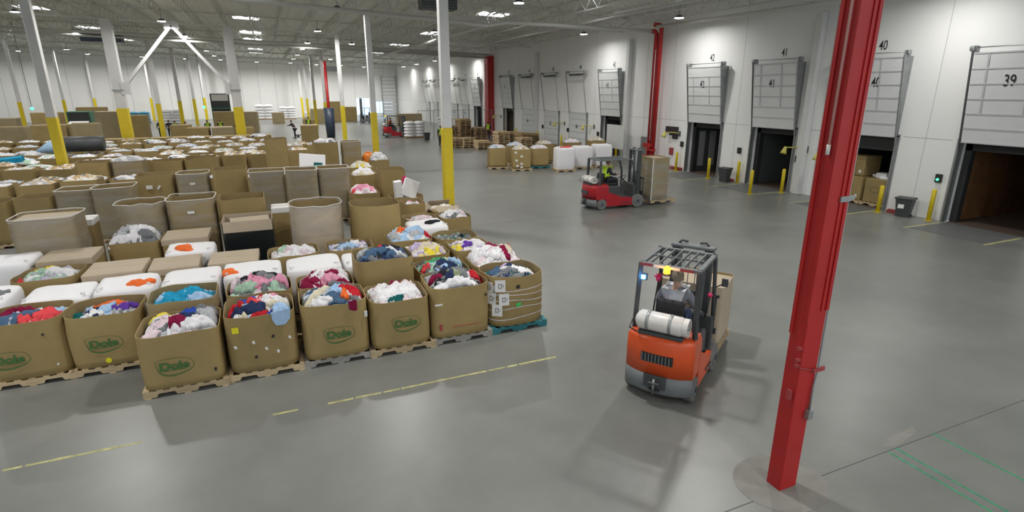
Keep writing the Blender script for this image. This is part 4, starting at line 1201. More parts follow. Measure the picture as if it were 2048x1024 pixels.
MB().bb(-.58, .58, -.5, .5, .14, 1.30).build('black_film', 'blackwrap', B_, bevel=.06)
b = MB()
for (x0, x1, y0, y1) in ((-.57, .57, -.5, -.485), (-.57, .57, .485, .5), (-.57, -.555, -.5, .5), (.555, .57, -.5, .5)): b.bb(x0, x1, y0, y1, 1.25, 1.52)
b.build('collar', 'card_pale', B_); MB().box((.05, -.1, 1.44), (.9, .5, .012), rz=.1, rx=.2).build('loose_flap', 'card_pale', B_)
pallet(-.79, 15.2, 'wooden pallet under the black wrapped carton')

# tall cartons
TALL = [('U1', -4.87, 14.87, 1.18, 1.88, 'tall wrapped carton with a closed pale top, front left', 8, 1, None, 'card_dusk'),
 ('RB', .82, 14.00, 1.22, 1.85, 'tall round carton wrapped in clear film, left of its bare twin', 3, 1, None, 'card_pale'),
 ('RV', 2.28, 13.95, 1.26, 1.78, 'tall bare round carton right of the film wrapped one', 3, 0, None, 'card'),
 ('RW', -3.32, 16.20, 1.06, 1.81, 'tall round carton with a white film rim', 3.2, 1, None, 'card_dusk'),
 ('X1', -2.16, 16.30, 1.08, 1.83, 'tall film wrapped carton with a small white label', 7, 1, None, 'card'),
 ('X2', -.95, 16.30, 1.14, 1.80, 'tall plain carton right behind the black wrapped one', 8, 0, None, 'card'),
 ('Y2', -6.88, 20.70, .95, 1.48, 'dim open carton at the left, second from the frame edge', 7, 0, None, 'card'),
 ('Y1', -7.95, 20.70, .95, 1.40, 'dim open carton cut by the left frame edge', 7, 0, None, 'card'),
 ('Y3', -5.82, 20.70, .96, 1.60, 'film wrapped carton right of the two dim open ones', 8, 1, None, 'card_dusk'),
 ('Y4', -4.74, 20.30, 1.04, 1.68, 'slanting film wrapped carton left of the tall labelled one', 8, 1, None, 'card_dusk'),
 ('Y5', -3.80, 21.60, 1.09, 1.86, 'tall brown carton with two white labels on its face', 8, 0, None, 'card'),
 ('Z1', -2.66, 21.50, .96, 1.83, 'tall carton in clear film with a bright rim', 4, 1, None, 'card_dusk'),
 ('Z2', -1.50, 21.50, 1.09, 1.95, 'tall dusky closed carton between the two film wrapped ones', 9, 0, None, 'card'),
 ('Z3', -.30, 20.50, 1.10, 1.91, 'open tall carton with crumpled film down its left corner', 7, 1, (-PI / 2, .05), 'card_dusk'),
 ('Z4', .80, 20.30, 1.00, 1.93, 'open tall carton whose film front sags in a curve', 7, 1, (-2.2, .28), 'card_dusk'),
 ('Z5', 1.90, 20.50, 1.05, 1.91, 'tall greyish wrapped carton right of the sagging one', 8, 1, None, 'card_dusk'),
 ('Z8', 4.01, 20.60, .95, 1.75, 'tall brown carton behind the white foam pieces', 9, 0, None, 'card'),
 ('a3', -6.84, 27.20, 1.12, 1.80, 'tall brown carton before the yellow column base on the left', 8, 0, None, 'card'),
 ('a4', -5.60, 27.20, 1.10, 1.78, 'tall wrapped carton with white cloth over its rim', 8, 1, None, 'card'),
 ('a5', -4.40, 28.40, 1.20, 1.62, 'tall brown carton with a dark slit at its left', 8, 0, None, 'card'),
 ('a6', -3.08, 28.40, 1.25, 1.70, 'tall brown carton with a folded inner flap', 8, 0, (-2.6, .12), 'card'),
 ('a8', .15, 28.50, .98, 2.40, 'tallest narrow brown carton standing in the middle', 9, 0, None, 'card'),
 ('a9', 2.55, 30.60, 1.25, 1.96, 'brown carton topped with grey and white packs', 7, 0, None, 'card'),
 ('a10', 3.86, 30.60, .97, 1.96, 'wrapped brown carton beside the orange plastic pot', 7, 1, None, 'card')]
for i, (n_, x, yf, w_, z1, lb, pw, fl, dip, m_) in enumerate(TALL):
    d = 1.2 if n_ in ('RB', 'RV') else 1.0
    C_ = carton(x, yf, w_, d, z1, lb, m=m_, seed=60 + i, pw=pw, bulge=.02 if pw < 5 else .008, wave=.015 if pw < 5 else .02, dip=None if fl and dip else dip, inner=.6, film=bool(fl), filmtop=1.0)
    if fl and dip:
        pass
    P_ = pallet(x, yf + d / 2, 'wooden pallet under the ' + lb, 'wood')
    if n_ == 'U1':
        MB().bb(-w_ / 2 + .02, w_ / 2 - .02, -d / 2 + .02, d / 2 - .02, z1 - .05, z1 - .03).build('top_flap', 'card_pale', C_)
    if n_ == 'Y5':
        MB().bb(-.24, -.06, -d / 2 - .03, -d / 2 - .015, 1.42, 1.54).build('label_sheet', 'paper', C_); MB().box((.12, -d / 2 - .02, 1.46), (.06, .015, .14), ry=.6).build('label_sheet', 'paper', C_)
    if n_ in ('X1', 'Z1'):
        MB().bb(-.08, .08, -d / 2 - .06, -d / 2 - .05, 1.5, 1.57).build('label_sheet', 'paper', C_)
    if n_ in ('Z3', 'Z2', 'Y5', 'Z5', 'Z4'):
        pass
H = heap_of(-5.6, 27.2, 1.1, 1.0, 1.78, .02, .12, ['w', 'lg'], 301, 'wrapped carton with white cloth over its rim', [], .5)
H = heap_of(2.55, 30.6, 1.2, 1.0, 1.96, .03, .16, ['lg', 'w', 'g', 'ppink'], 302, 'carton topped with grey and white packs', [], .6)
H = heap_of(-.3, 20.5, 1.1, 1.0, 1.5, .1, .1, ['w', 'lg'], 303, 'open tall carton with film down its corner', [], .4)

# foam pieces, bags and toys standing out of cartons by the aisle
def slab(label, x, y, z, dims, rz, rx, ry, m, name='foam_piece', cat='foam piece'):
    o = MB().box((0, 0, 0), dims).build(name, m, None, (x, y, z), bevel=.02)
    o.rotation_euler = (rx, ry, rz)
    return tag(o, label, cat)
slab('white foam block leaning left in the carton by the aisle', 3.80, 18.8, 1.25, (.26, .2, .75), .2, .1, -.1, 'bag')
slab('large white foam slab leaning right over its carton', 4.22, 18.85, 1.32, (.55, .12, .62), .1, -.2, .45, 'bag')
slab('dark board between the two white foam pieces', 4.02, 19.0, 1.2, (.18, .08, .62), .1, .1, .3, 'c_dteal', 'board', 'board')
slab('magenta cloth strip standing behind the white foam', 4.08, 19.12, 1.45, (.16, .05, .55), .1, 0, .1, 'magenta', 'cloth_roll', 'cloth')
slab('purple cloth strip standing behind the white foam', 4.42, 19.1, 1.27, (.13, .05, .42), .1, 0, .0, 'purple', 'cloth_roll', 'cloth')
slab('tilted white poster board with a dark plant print', 1.45, 24.55, 1.68, (1.05, .04, .75), .1, -.3, .12, 'bag', 'poster_board', 'board')
slab('green dark print on the tilted white poster', 1.66, 24.51, 1.56, (.35, .045, .26), .1, -.3, .12, 'c_dteal', 'plant_print', 'print')
T_ = thing('toy_pot', 'orange round plastic pot at the edge of the carton field', 'pot', (4.75, 31.1, 0))
MB().tube([(0, 0, .02), (0, 0, .5), (0, 0, 1.1), (0, 0, 1.3)], [.28, .34, .34, .22], 16).build('pot_body', 'pumpkin', T_)
MB().tube([(0, 0, 1.3), (0, 0, 1.36)], .14, 12).build('pot_neck', 'pumpkin', T_)
# flapped carton by the aisle
Fp = thing('carton', 'opened cardboard carton with four splayed flaps before the aisle column', 'box', (4.74, 16.6, 0), 0, 'bulk cartons standing in rows')
carton_body(.92, .92, .14, 1.02, 77, 9, 0, 0).build('carton_walls', ['card', 'card_in'], Fp)
for (cx, cy, dx, dy, rx, ry) in ((0, -.55, .7, .3, .5, 0), (0, .52, .7, .3, -.9, 0), (-.58, 0, .3, .7, 0, -.7), (.58, 0, .3, .7, 0, .6)):
    o = MB().box((0, 0, 0), (dx, dy, .012)).build('flap', 'card_pale', Fp, (cx, cy, 1.08)); o.rotation_euler = (rx, ry, 0)
heap_of(4.74, 16.14, .9, .9, 1.02, .08, .1, ['cream', 'tan', 'w'], 310, 'carton with four splayed flaps', [], .5)

# dark foam barrel and pale sack lying on the far rows
T_ = thing('foam_roll', 'large dark grey cylinder lying on the cartons at the left', 'roll', (-9.2, 36.3, 1.45))
MB().tube([(-.9, 0, .4), (-.85, 0, .4), (.85, 0, .4), (.9, 0, .4)], [.30, .40, .40, .30], 18).build('roll_body', 'fdark', T_)
MB().tube([(-1.0, 0, .35), (-1.5, 0, .25), (-2.1, 0, .1)], [.38, .3, .05], 14).build('pale_blue_cover', 'c_sky', T_)
T_ = slab('turquoise curved plastic shell on the far left heaps', -11.0, 31.6, 1.58, (1.2, .5, .22), .1, .1, -.1, 'c_teal', 'plastic_shell', 'toy')

# ------------------------------------------------------------------ far field of open cartons (copies)
far_src = []
fpal = [['w', 'lg', 'w', 'sky'], ['w', 'cream', 'tan', 'lg'], ['lg', 'w', 'navy', 'w'], ['w', 'ppink', 'lg', 'w', 'g', 'w'], ['w', 'w', 'lg', 'mint'], ['tan', 'w', 'g', 'cream']]
for k in range(6):
    b = carton_body(1.14, 1.02, .0, 1.1, 200 + k, 8, .008, .02, None, inner=.6, n=24)
    cm = b.mesh('carton_walls', ['card', 'card_in'])
    hb, H, ms = heap_mesh(1.04, .92, 1.02, .10, fpal[k], 320 + k, .4, 50)
    far_src.append((cm, hb.mesh('clothing_heap', ms)))
rn = random.Random(11)
frows = {}
def far_carton(x, y, ri, ci, zs=1.0):
    k = rn.randrange(6)
    z0 = 0
    lb = 'open carton %s from the left in the %s far carton row' % (ORD[ci], ORD[ri])
    C_ = thing('carton', lb, 'box', (x, y, z0), rn.uniform(-.04, .04), 'open cartons in the far rows')
    o = link('carton_walls', far_src[k][0], C_); o.scale = (1, 1, zs)
    h = link('clothing_heap', far_src[k][1], None, (x, y, z0 + 1.1 * (zs - 1)))
    h.rotation_euler = (0, 0, C_.rotation_euler[2] + rn.choice([0, PI])); h.location.z += rn.uniform(-.06, .06)
    tag(h, 'pale mixed clothes in the carton %s from the left in the %s far row' % (ORD[ci], ORD[ri]), 'clothes', 'clothing heaps in the far rows', 'stuff')
    return C_
ROWF = [(24.3, -9.0, -5.4, 1.3), (25.7, -10.4, -4.2, 1.22), (24.0, -1.9, 2.2, 1.3), (29.6, -9.9, -7.6, 1.22), (31.2, -13.6, -6.0, 1.2), (32.8, -14.6, .6, 1.2), (34.4, -15.2, 1.8, 1.2), (36.6, -16.6, 3.0, 1.2), (38.2, -17.4, 2.6, 1.2), (40.2, -18.0, .4, 1.3), (42.6, -18.6, .2, 1.35)]
for ri, (y, x0, x1, zs) in enumerate(ROWF):
    xx = x0; ci = 0
    while xx <= x1 and ci < 20:
        skip = (abs(xx + 9.1) < .75 and abs(y - 32.5) < 1.2)
        if not skip and rn.random() > .04:
            far_carton(xx, y, ri, ci, zs * rn.uniform(.95, 1.08)); ci += 1
        xx += 1.27
# long closed cartons forming the back edge of the field
i_ = 0
for x in [-12.2, -10.9, -9.6, -8.3, -7.0, -5.7, -4.4, -3.1, -1.85, -.6]:
    B_ = thing('closed_carton', 'closed brown carton, %s from the left along the back edge of the field' % ORD[i_], 'box', (x, 44.6, 0), 0, 'cartons along the back edge of the field'); i_ += 1
    MB().bb(-.59, .59, -.5, .5, 0, 1.5).build('carton_walls', 'card', B_, bevel=.02)
    MB().bb(-.585, .585, -.04, .04, 1.5, 1.503).build('tape_strip', 'card_pale', B_)
# tall stacked carton groups at the far left and centre
FARB = [(-31.5, 62, 2.6, 1.6, 2.7), (-29.2, 70, 2.4, 1.6, 2.9), (-26.4, 70, 2.2, 1.6, 2.2), (-23.4, 69, 2.2, 1.6, 2.0), (-25.0, 56, 2.2, 1.4, 1.2), (-21.2, 57, 1.6, 1.4, 1.3), (-18.7, 56.5, 1.9, 1.4, 1.8), (-20.5, 71, 2.4, 1.4, 2.4), (-17.4, 74, 2.6, 1.4, 2.8), (-14.2, 66, 2.2, 1.4, 2.6), (-11.9, 66, 1.6, 1.4, 2.2),
        (-15.6, 54.2, 2.2, 1.4, 2.0), (-13.2, 53.6, 1.7, 1.4, 2.1), (-7.6, 60, 1.6, 1.3, 1.5), (-5.9, 57, 1.7, 1.3, 1.4), (-4.0, 57, 1.7, 1.3, 1.4), (-2.2, 57.4, 1.5, 1.3, 1.3), (-4.5, 70, 2.2, 1.3, 2.3), (-2.1, 71, 1.9, 1.3, 2.2), (3.3, 55.2, 1.5, 1.2, 1.5), (4.2, 70.5, 1.3, 1.2, 1.3), (6.6, 86, 2.2, 1.4, 2.0), (9.0, 90, 2.4, 1.4, 2.9), (11.6, 90, 1.7, 1.4, 2.1), (17.4, 76, 3.3, 1.3, 1.5), (-35, 58, 2.6, 1.6, 2.6), (-33, 53.5, 2.6, 1.4, 1.4), (1.2, 88, 1.6, 1.3, 1.5)]
for k, (x, y, w_, d, h) in enumerate(FARB):
    side = 'left' if x < -12 else ('middle' if x < 3 else 'right')
    B_ = thing('stacked_carton', 'large brown carton in the far distance, %s from the left of the distant %s cartons' % ('', ''), 'box', (x, y, 0), rn.uniform(-.1, .1), 'large cartons in the distance')
    MB().bb(-w_ / 2, w_ / 2, -d / 2, d / 2, .0, h).build('carton_walls', 'card' if k % 3 else 'card_dusk', B_, bevel=.03)
    MB().bb(-w_ / 2 + .05, w_ / 2 - .05, -d / 2 + .05, d / 2 - .05, h, h + .03).build('lid', 'card_pale' if k % 2 else 'card', B_)
    FARB[k] = (math.atan2(x, y), B_)
for k, (a, B_) in enumerate(sorted(FARB, key=lambda t: t[0])):
    nm = ORD[k] if k < 20 else None
    B_['label'] = ('distant large carton, %s from the left in the far background' % nm) if nm else 'distant large carton, %s from the right in the far background' % ORD[len(FARB) - 1 - k]

# cartons inside door 40
for k, (dy, z, w_, h, lb) in enumerate([(.55, .14, 1.15, 1.0, 'lower brown carton with faint logo inside door 40'), (.55, 1.16, 1.15, .82, 'upper brown carton with faint logo inside door 40'), (-.62, .14, .92, .98, 'brown carton topped with white packs inside door 40')]):
    B_ = thing('carton', lb, 'box', (22.95, 15.3 + dy, z), 0, 'cartons inside door 40')
    MB().bb(-.5, .5, -w_ / 2, w_ / 2, 0, h).build('carton_walls', 'card', B_, bevel=.03)
    q = MB()
    for s_ in range(24):
        a, c = 2 * PI * s_ / 24, 2 * PI * (s_ + 1) / 24
        q.bar((-.503, .2 * math.cos(a), h * .55 + .12 * math.sin(a)), (-.503, .2 * math.cos(c), h * .55 + .12 * math.sin(c)), .006, .014)
    q.build('logo_outline', 'ink_green', B_)
    if k < 2: MB().bb(-.506, -.50, -.45, -.35, .12, .24).build('label_sheet', 'paper', B_)
for s_ in range(3):
    tag(MB().bb(-.2, .2, -.22, .22, 0, .12 + .1 * (s_ == 1)).build('white_pack', 'bag', None, (22.7 + .2 * s_, 14.42 + .28 * s_, 1.125), bevel=.03), '%s white pack lying on the carton inside door 40' % ['nearest', 'middle', 'rear'][s_], 'pack')
for dy, nm in ((.55, 'brown carton stack'), (-.62, 'white topped carton')):
    o = pallet(22.95, 15.3 + dy, 'wooden pallet under the %s inside door 40' % nm, 'wood', rz=R(90)); o.scale = (.95, 1, 1)

# group of cartons and sacks in the middle of the hall
rz = R(-12)
for k, (x, y, kind, z1, lb) in enumerate([
    (12.55, 31.6, 'c', 1.25, 'brown carton, leftmost of the group in the open hall'), (13.55, 30.3, 'c', 1.25, 'brown carton with white labels, in the open hall group'),
    (15.05, 30.9, 'c', 1.2, 'brown carton left of the white sacks in the open hall'), (15.75, 28.95, 's', 1.35, 'nearest white bulk sack in the open hall, red cloth on top'),
    (17.35, 29.6, 's', 1.3, 'middle white bulk sack in the open hall group'), (18.8, 29.7, 's', 1.35, 'rightmost white bulk sack in the open hall group'),
    (14.4, 33.1, 'c', 1.2, 'rear left carton behind the open hall group'), (16.4, 32.9, 'c', 1.25, 'rear middle carton behind the open hall group'), (18.3, 32.6, 'c', 1.3, 'rear right carton behind the white sacks'), (19.9, 32.2, 'c', 1.4, 'brown carton at the right end of the open hall group')]):
    if kind == 'c':
        C_ = carton(x, y - .5, 1.12, 1.0, z1, lb, seed=90 + k, pw=6, bulge=.012); C_.rotation_euler = (0, 0, rz)
        hb, H, ms = heap_mesh(1.0, .88, z1 - .06, .16, [['w', 'sky', 'ppink', 'w'], ['w', 'cream', 'lg', 'tan']][k % 2], 400 + k, .5)
        tag(hb.build('clothing_heap', ms, None, (x, y, 0), rz), 'white cloth heaped in the ' + lb, 'clothes', 'heaps in the open hall group', 'stuff')
        if k == 1:
            for (a, c) in ((-.4, 1.08), (-.05, .85), (-.35, .62), (-.05, .42), (-.3, .3), (-.05, .22)):
                MB().bb(a - .07, a + .07, -.53, -.515, c - .06, c + .06).build('label_sheet', 'paper', C_)
    else:
        S_ = sack(x, y - .5, 1.12, z1, lb, 70 + k, 1.0, grp='white sacks in the open hall'); S_.rotation_euler = (0, 0, rz)
        if k == 3:
            tag(garment_mesh(lambda a, c: (z1 + .02, 0), .1, -.1, .3, .16, .2, 8, .03, (.5, .5), 14).build('garment', 'c_coral', None, (x, y, 0), rz), 'red cloth on the nearest white sack in the open hall', 'garment')
    pallet(x, y, 'wooden pallet under the ' + lb, 'wood_teal' if k == 2 else 'wood', rz)

# stacks of bare pallets
pm_ = {}
for m_ in ('wood', 'wood_dark'):
    b = MB()
    for k in range(7): b.bb(-.6 + k * .185, -.6 + k * .185 + .09, -.5, .5, .118, .138)
    for yy in (-.48, 0, .48): b.bb(-.6, .6, yy - .019, yy + .019, .016, .118)
    for xx in (-.54, 0, .54): b.bb(xx - .045, xx + .045, -.5, .5, 0, .016)
    pm_[m_] = b.mesh('bare_pallet', m_)
STK = [(14.15, 47.2, 12, 'wood_dark', 'dark stack right beside the yellow column'), (15.35, 46.6, 16, 'wood_dark', 'tallest dark pallet stack'), (16.6, 45.9, 11, 'wood_dark', 'dark stack right of the tallest'),
       (13.75, 44.6, 6, 'wood', 'low pale stack beside the column'), (15.6, 42.6, 5, 'wood', 'low pale stack in front'), (17.2, 42.4, 10, 'wood', 'pale stack left of the slanting one'), (19.0, 42.0, 9, 'wood_dark', 'brown stack before door 45'), (18.0, 44.2, 9, 'wood', 'pale stack farther back'), (20.5, 40.4, 3, 'wood_dark', 'low stack by the wall'), (15.9, 48.3, 12, 'wood_dark', 'dark stack behind the tallest'), (14.9, 44.3, 6, 'wood', 'second low pale stack from the column'), (16.4, 43.9, 3, 'wood', 'lowest pale stack in the middle'), (18.5, 40.9, 7, 'wood', 'pale stack nearest the white sacks'), (20.1, 42.9, 8, 'wood_dark', 'brown stack beside the wall'), (19.3, 45.3, 8, 'wood', 'slumped pale stack before door 46'), (16.9, 48.2, 9, 'wood_dark', 'short dark stack at the rear')]
for (x, y, n_, m_, lb) in STK:
    ang = rn.uniform(-.15, .15)
    for k in range(n_):
        o = link('wooden_pallet', pm_[m_], None, (x + rn.uniform(-.05, .05), y + rn.uniform(-.05, .05), k * .1385), R(90) + ang + rn.uniform(-.06, .06))
        tag(o, '%s pallet from the bottom of the %s' % (ORD[k], lb), 'pallet', 'bare pallets in stacks')

# shrink wrapped white bales and goods far back
def wrapped_load(x, y, w_, h, lb, m='bag', rz=0):
    W_ = thing('wrapped_load', lb, 'load', (x, y, 0), rz)
    b = MB()
    for k in range(5):
        for s_ in (-1, 1):
            b.ball((s_ * w_ * .25, .0, .25 + k * (h - .3) / 5), (w_ * .3, .5, (h - .1) / 8), 6)
    b.build('bundles', m, W_); MB().bb(-w_ / 2, w_ / 2, -.5, .5, 0, .13).build('base', 'wood_dark', W_)
wrapped_load(13.2, 55.5, 2.0, 1.8, 'white bundled load standing left of the yellow based near column')
wrapped_load(17.9, 60.5, 1.6, 2.0, 'white wrapped load farther back by the fence')
wrapped_load(-.6, 100, 2.6, 2.6, 'pale wrapped load by the back wall, left one'); wrapped_load(2.9, 100, 2.4, 2.2, 'reddish white load by the back wall'); wrapped_load(6.3, 101, 1.6, 1.2, 'small pink load by the back wall')
wrapped_load(-17, 95, 2.6, 1.8, 'blue and tan load stacked by the back wall', 'bluebin'); wrapped_load(-12.2, 90, 2.4, 2.2, 'pale wrapped load left of the yellow column'); wrapped_load(9.8, 102, 2.2, 1.6, 'dark goods by the back wall', 'card_dusk')
trash2 = trash(13.6, 52.3, 'dark bin beside the white bundled load', False)

# green balers
def baler(x, y, rz, lb, lid=True):
    B_ = thing('baler', lb, 'machine', (x, y, 0), rz)
    MB().bb(-1.0, 1.0, -.6, .6, 1.2, 2.6).build('machine_body', 'baler', B_, bevel=.05)
    MB().bb(-.85, .85, -.65, -.6, 1.5, 2.5).build('dark_opening', 'black', B_)
    for s_ in (-1, 1): MB().bb(s_ * .9 - .08, s_ * .9 + .08, -.5, .5, 0, 1.2).build('leg', 'baler', B_)
    if lid:
        MB().bb(-1.0, 1.0, -.1, 0, 2.6, 4.2).build('raised_lid', 'fdark', B_); MB().bb(-.85, .85, -.14, -.1, 3.4, 4.1).build('lid_panel', 'paper', B_)
    MB().box((0, -1.6, 1.3), (1.6, 2.2, .06), rx=.35).build('chute', 'paper', B_)
baler(-5.0, 74, R(5), 'dark green machine with a tall raised lid behind the workers')
baler(-17.0, 68, R(-5), 'green machine with a pale sloping chute at the left', False)
gl = thing('hanging_signal_light', 'small green light hanging among the left workers', 'lamp', (-19.5, 64, 3.0)); MB().ball((0, 0, 0), .13, 8).build('lens', 'greenlight', gl); MB().tube([(0, 0, .1), (0, 0, 7.4)], .02, 6).build('cable', 'black', gl)
gl = thing('hanging_signal_light', 'small green light hanging among the middle workers', 'lamp', (-6.0, 66, 2.9)); MB().ball((0, 0, 0), .13, 8).build('lens', 'greenlight', gl); MB().tube([(0, 0, .1), (0, 0, 7.0)], .02, 6).build('cable', 'black', gl)

# ------------------------------------------------------------------ people
def skin_obj(name, chains, m, parent, sub=1, root=None):
    """chains: list of lists of (x,y,z,r); joints with equal coordinates merge"""
    bm = bmesh.new()
    L_ = bm.verts.layers.skin.verify()
    seen = {}
    for ch in chains:
        prev = None
        for (x, y, z, r) in ch:
            key = (round(x, 4), round(y, 4), round(z, 4))
            v = seen.get(key)
            if v is None:
                v = bm.verts.new((x, y, z)); seen[key] = v
                v[L_].radius = (r, r); v[L_].use_root = False
            if prev and prev is not v and not bm.edges.get((prev, v)): bm.edges.new((prev, v))
            prev = v
    rt = seen[(round(root[0], 4), round(root[1], 4), round(root[2], 4))] if root else list(seen.values())[0]
    rt[L_].use_root = True
    me = bpy.data.meshes.new(name); bm.to_mesh(me); bm.free()
    me.materials.append(M[m])
    o = link(name, me, parent)
    o.modifiers.new('skin', 'SKIN').use_smooth_shade = True
    s_ = o.modifiers.new('subsurf', 'SUBSURF'); s_.levels = sub; s_.render_levels = sub
    return o
def person(x, y, rz, label, pose='stand', vest='hivis', hair='hair', trousers='cl_dark', z=0, top='cl_dark', near=False, arms=None, lean=0.0):
    P_ = thing('person', label, 'person', (x, y, z), rz)
    sit = pose == 'sit'
    pz = .50 if sit else .95
    hip = (0, 0, pz)
    ly = lean
    chest = (0, .03 + ly * .7, pz + .36); neck = (0, .04 + ly, pz + .53); hd = (0, .07 + ly * 1.1, pz + .66); crown = (0, .07 + ly * 1.1, pz + .76)
    arms = arms or {'stand': ((.25, .02, .25), (.27, .12, .02)), 'work': ((.27, .12, .28), (.2, .38, .2)), 'sit': ((.26, .08, .24), (.2, .36, .22)), 'push': ((.25, .15, .3), (.18, .45, .25))}[pose]
    B = []
    B.append([(*hip, .13), (0, .02 + ly * .3, pz + .18, .115), (*chest, .135), (*neck, .052), (0, .06 + ly * 1.05, pz + .58, .06), (*hd, .085), (*crown, .07)])
    legs = []
    for s_ in (-1, 1):
        if sit: lg = [(s_ * .10, .05, pz - .01, .085), (s_ * .13, .42, pz + .04, .065), (s_ * .13, .46, pz - .36, .045), (s_ * .13, .58, pz - .40, .035)]
        else:
            st_ = .12 * s_ if pose in ('push',) else .03 * s_
            lg = [(s_ * .10, .0, pz - .08, .085), (s_ * .11, .04 + st_ * .6, .5, .062), (s_ * .12, st_, .09, .042), (s_ * .12, st_ + .15, .04, .035)]
        legs.append(lg); B.append([(*hip, .13)] + lg)
    arm = []
    hz = pz + .48
    for s_ in (-1, 1):
        e, h = arms if isinstance(arms[0][0], (int, float)) else arms[(s_ + 1) // 2]
        sh = (s_ * .19, .03 + ly * .85, hz - .03, .06)
        el = (s_ * e[0], e[1] + ly * .8, pz + e[2], .045)
        wr = (s_ * h[0], h[1] + ly * .8, pz + h[2], .030)
        dv = (Vector(wr[:3]) - Vector(el[:3])).normalized()
        pm = Vector(wr[:3]) + dv * .07
        arm.append([sh, el, wr])
        B.append([(*chest, .135), sh, el, wr, (*pm, .034)])
        side = Vector((1, 0, 0)); side = (side - dv * side.dot(dv)).normalized()
        cr = dv.cross(side)
        for q, ln in zip((-1.5, -.5, .5, 1.5), (.065, .078, .074, .055)):
            a = pm + dv * .03 + side * q * .017
            B.append([(*pm, .034), (*a, .010), (*(a + dv * ln * .6 - cr * .008), .009), (*(a + dv * ln - cr * .03), .008)])
        t = pm - side * s_ * .035
        B.append([(*pm, .034), (*(t), .011), (*(t + dv * .05 - side * s_ * .01), .009)])
    skin_obj('body', B, 'skin', P_, 1, hip)
    g = 1.18
    skin_obj('jacket', [[(*hip, .145), (0, .02 + ly * .3, pz + .18, .135), (*chest, .16), (0, neck[1] - .005, neck[2] - .03, .08)]] + [[(*chest, .16)] + [(a, b_, c, r * 1.35) for a, b_, c, r in ar] for ar in arm], top, P_, 1, chest)
    skin_obj('trousers', [[(*hip, .15)] + [(a, b_, c, r * 1.3) for a, b_, c, r in lg[:3]] for lg in legs], trousers, P_, 1, hip)
    if vest: skin_obj('vest', [[(0, hip[1], hip[2] + .02, .155), (0, .02 + ly * .3, pz + .18, .152), (*chest, .178), (0, neck[1] - .02, neck[2] - .05, .10)]], vest, P_, 1, chest)
    for s_, lg in zip((-1, 1), legs):
        a, b_ = lg[2], lg[3]
        MB().ball((a[0], (a[1] + b_[1]) / 2 + .02, b_[2] + .005), (.055, .135, .045), 8).build('boot', 'black', P_)
    hb = MB().ball((hd[0], hd[1] - .018, hd[2] + .045), (.098, .108, .10), 10)
    hb.build('hair' if hair == 'hair' else 'cap', hair, P_)
    fc = MB()
    for s_ in (-1, 1): fc.ball((s_ * .032, hd[1] + .083, hd[2] + .01), (.011, .008, .008), 6)
    fc.build('eyes', 'black', P_)
    MB().ball((0, hd[1] + .098, hd[2] - .015), (.013, .018, .022), 6).build('nose', 'skin', P_)
    MB().ball((0, hd[1] + .086, hd[2] - .05), (.026, .006, .006), 6).build('mouth', 'maroon', P_)
    for s_ in (-1, 1): MB().ball((s_ * .088, hd[1] - .005, hd[2] - .005), (.012, .02, .03), 6).build('ear', 'skin', P_)
    return P_
person(13.0, 45.6, R(200), 'worker in dark clothes and yellow vest left of the pallet stacks beside the column', 'stand')
person(18.9, 49.9, R(170), 'worker with yellow vest half hidden behind the pallet stacks', 'stand')
person(-8.5, 63.6, R(160), 'worker in dark clothes with yellow vest before a dark doorway of cartons', 'stand')
person(-10.1, 65.6, R(180), 'person in dark coat, left of the pair on the open floor', 'stand', vest='cl_jeans')
person(-9.25, 65.2, R(170), 'person in dark coat, right of the pair on the open floor', 'stand', vest=None)
person(2.2, 60.0, R(60), 'person in dark clothes leaning over a low cart', 'push', vest=None, lean=.22)
person(3.9, 66.3, R(200), 'worker in yellow vest behind the low cart', 'stand')
person(-7.3, 61.5, R(150), 'worker in reddish top at the left end of the sorting bench', 'work', vest='c_pink', lean=.1)
person(-5.7, 63.5, R(180), 'worker in yellow vest at the middle of the sorting bench', 'work', lean=.1)
person(-4.6, 64.0, R(180), 'second worker in yellow vest at the sorting bench', 'work', lean=.1)
person(-2.9, 59.9, R(200), 'worker in black reaching over a white sack', 'work', vest=None, lean=.15)
person(-23.5, 61.5, R(200), 'worker in yellow vest below the dark boxed column at the far left', 'work')
person(-17.9, 61.0, R(120), 'worker in orange vest sorting clothes on the left', 'work', vest='hivis_o')
person(-16.4, 63.0, R(160), 'worker in yellow vest right of the one in orange', 'work')
Ct = thing('hand_cart', 'low dark cart loaded with a carton in the middle of the floor', 'cart', (3.1, 61.2, 0))
MB().bb(-.8, .8, -.4, .4, .18, .26).build('deck', 'fdark', Ct); MB().bb(-.2, .7, -.35, .35, .26, 1.1).build('carton', 'card', Ct)
for sx in (-.6, .6): MB().tube([(sx, -.4, .1), (sx, .4, .1)], .1, 10).build('wheel', 'black', Ct)
MB().tube([(-.8, -.3, .2), (-.9, -.3, 1.0), (-.9, .3, 1.0), (-.8, .3, .2)], .02, 8).build('handle', 'galv', Ct)

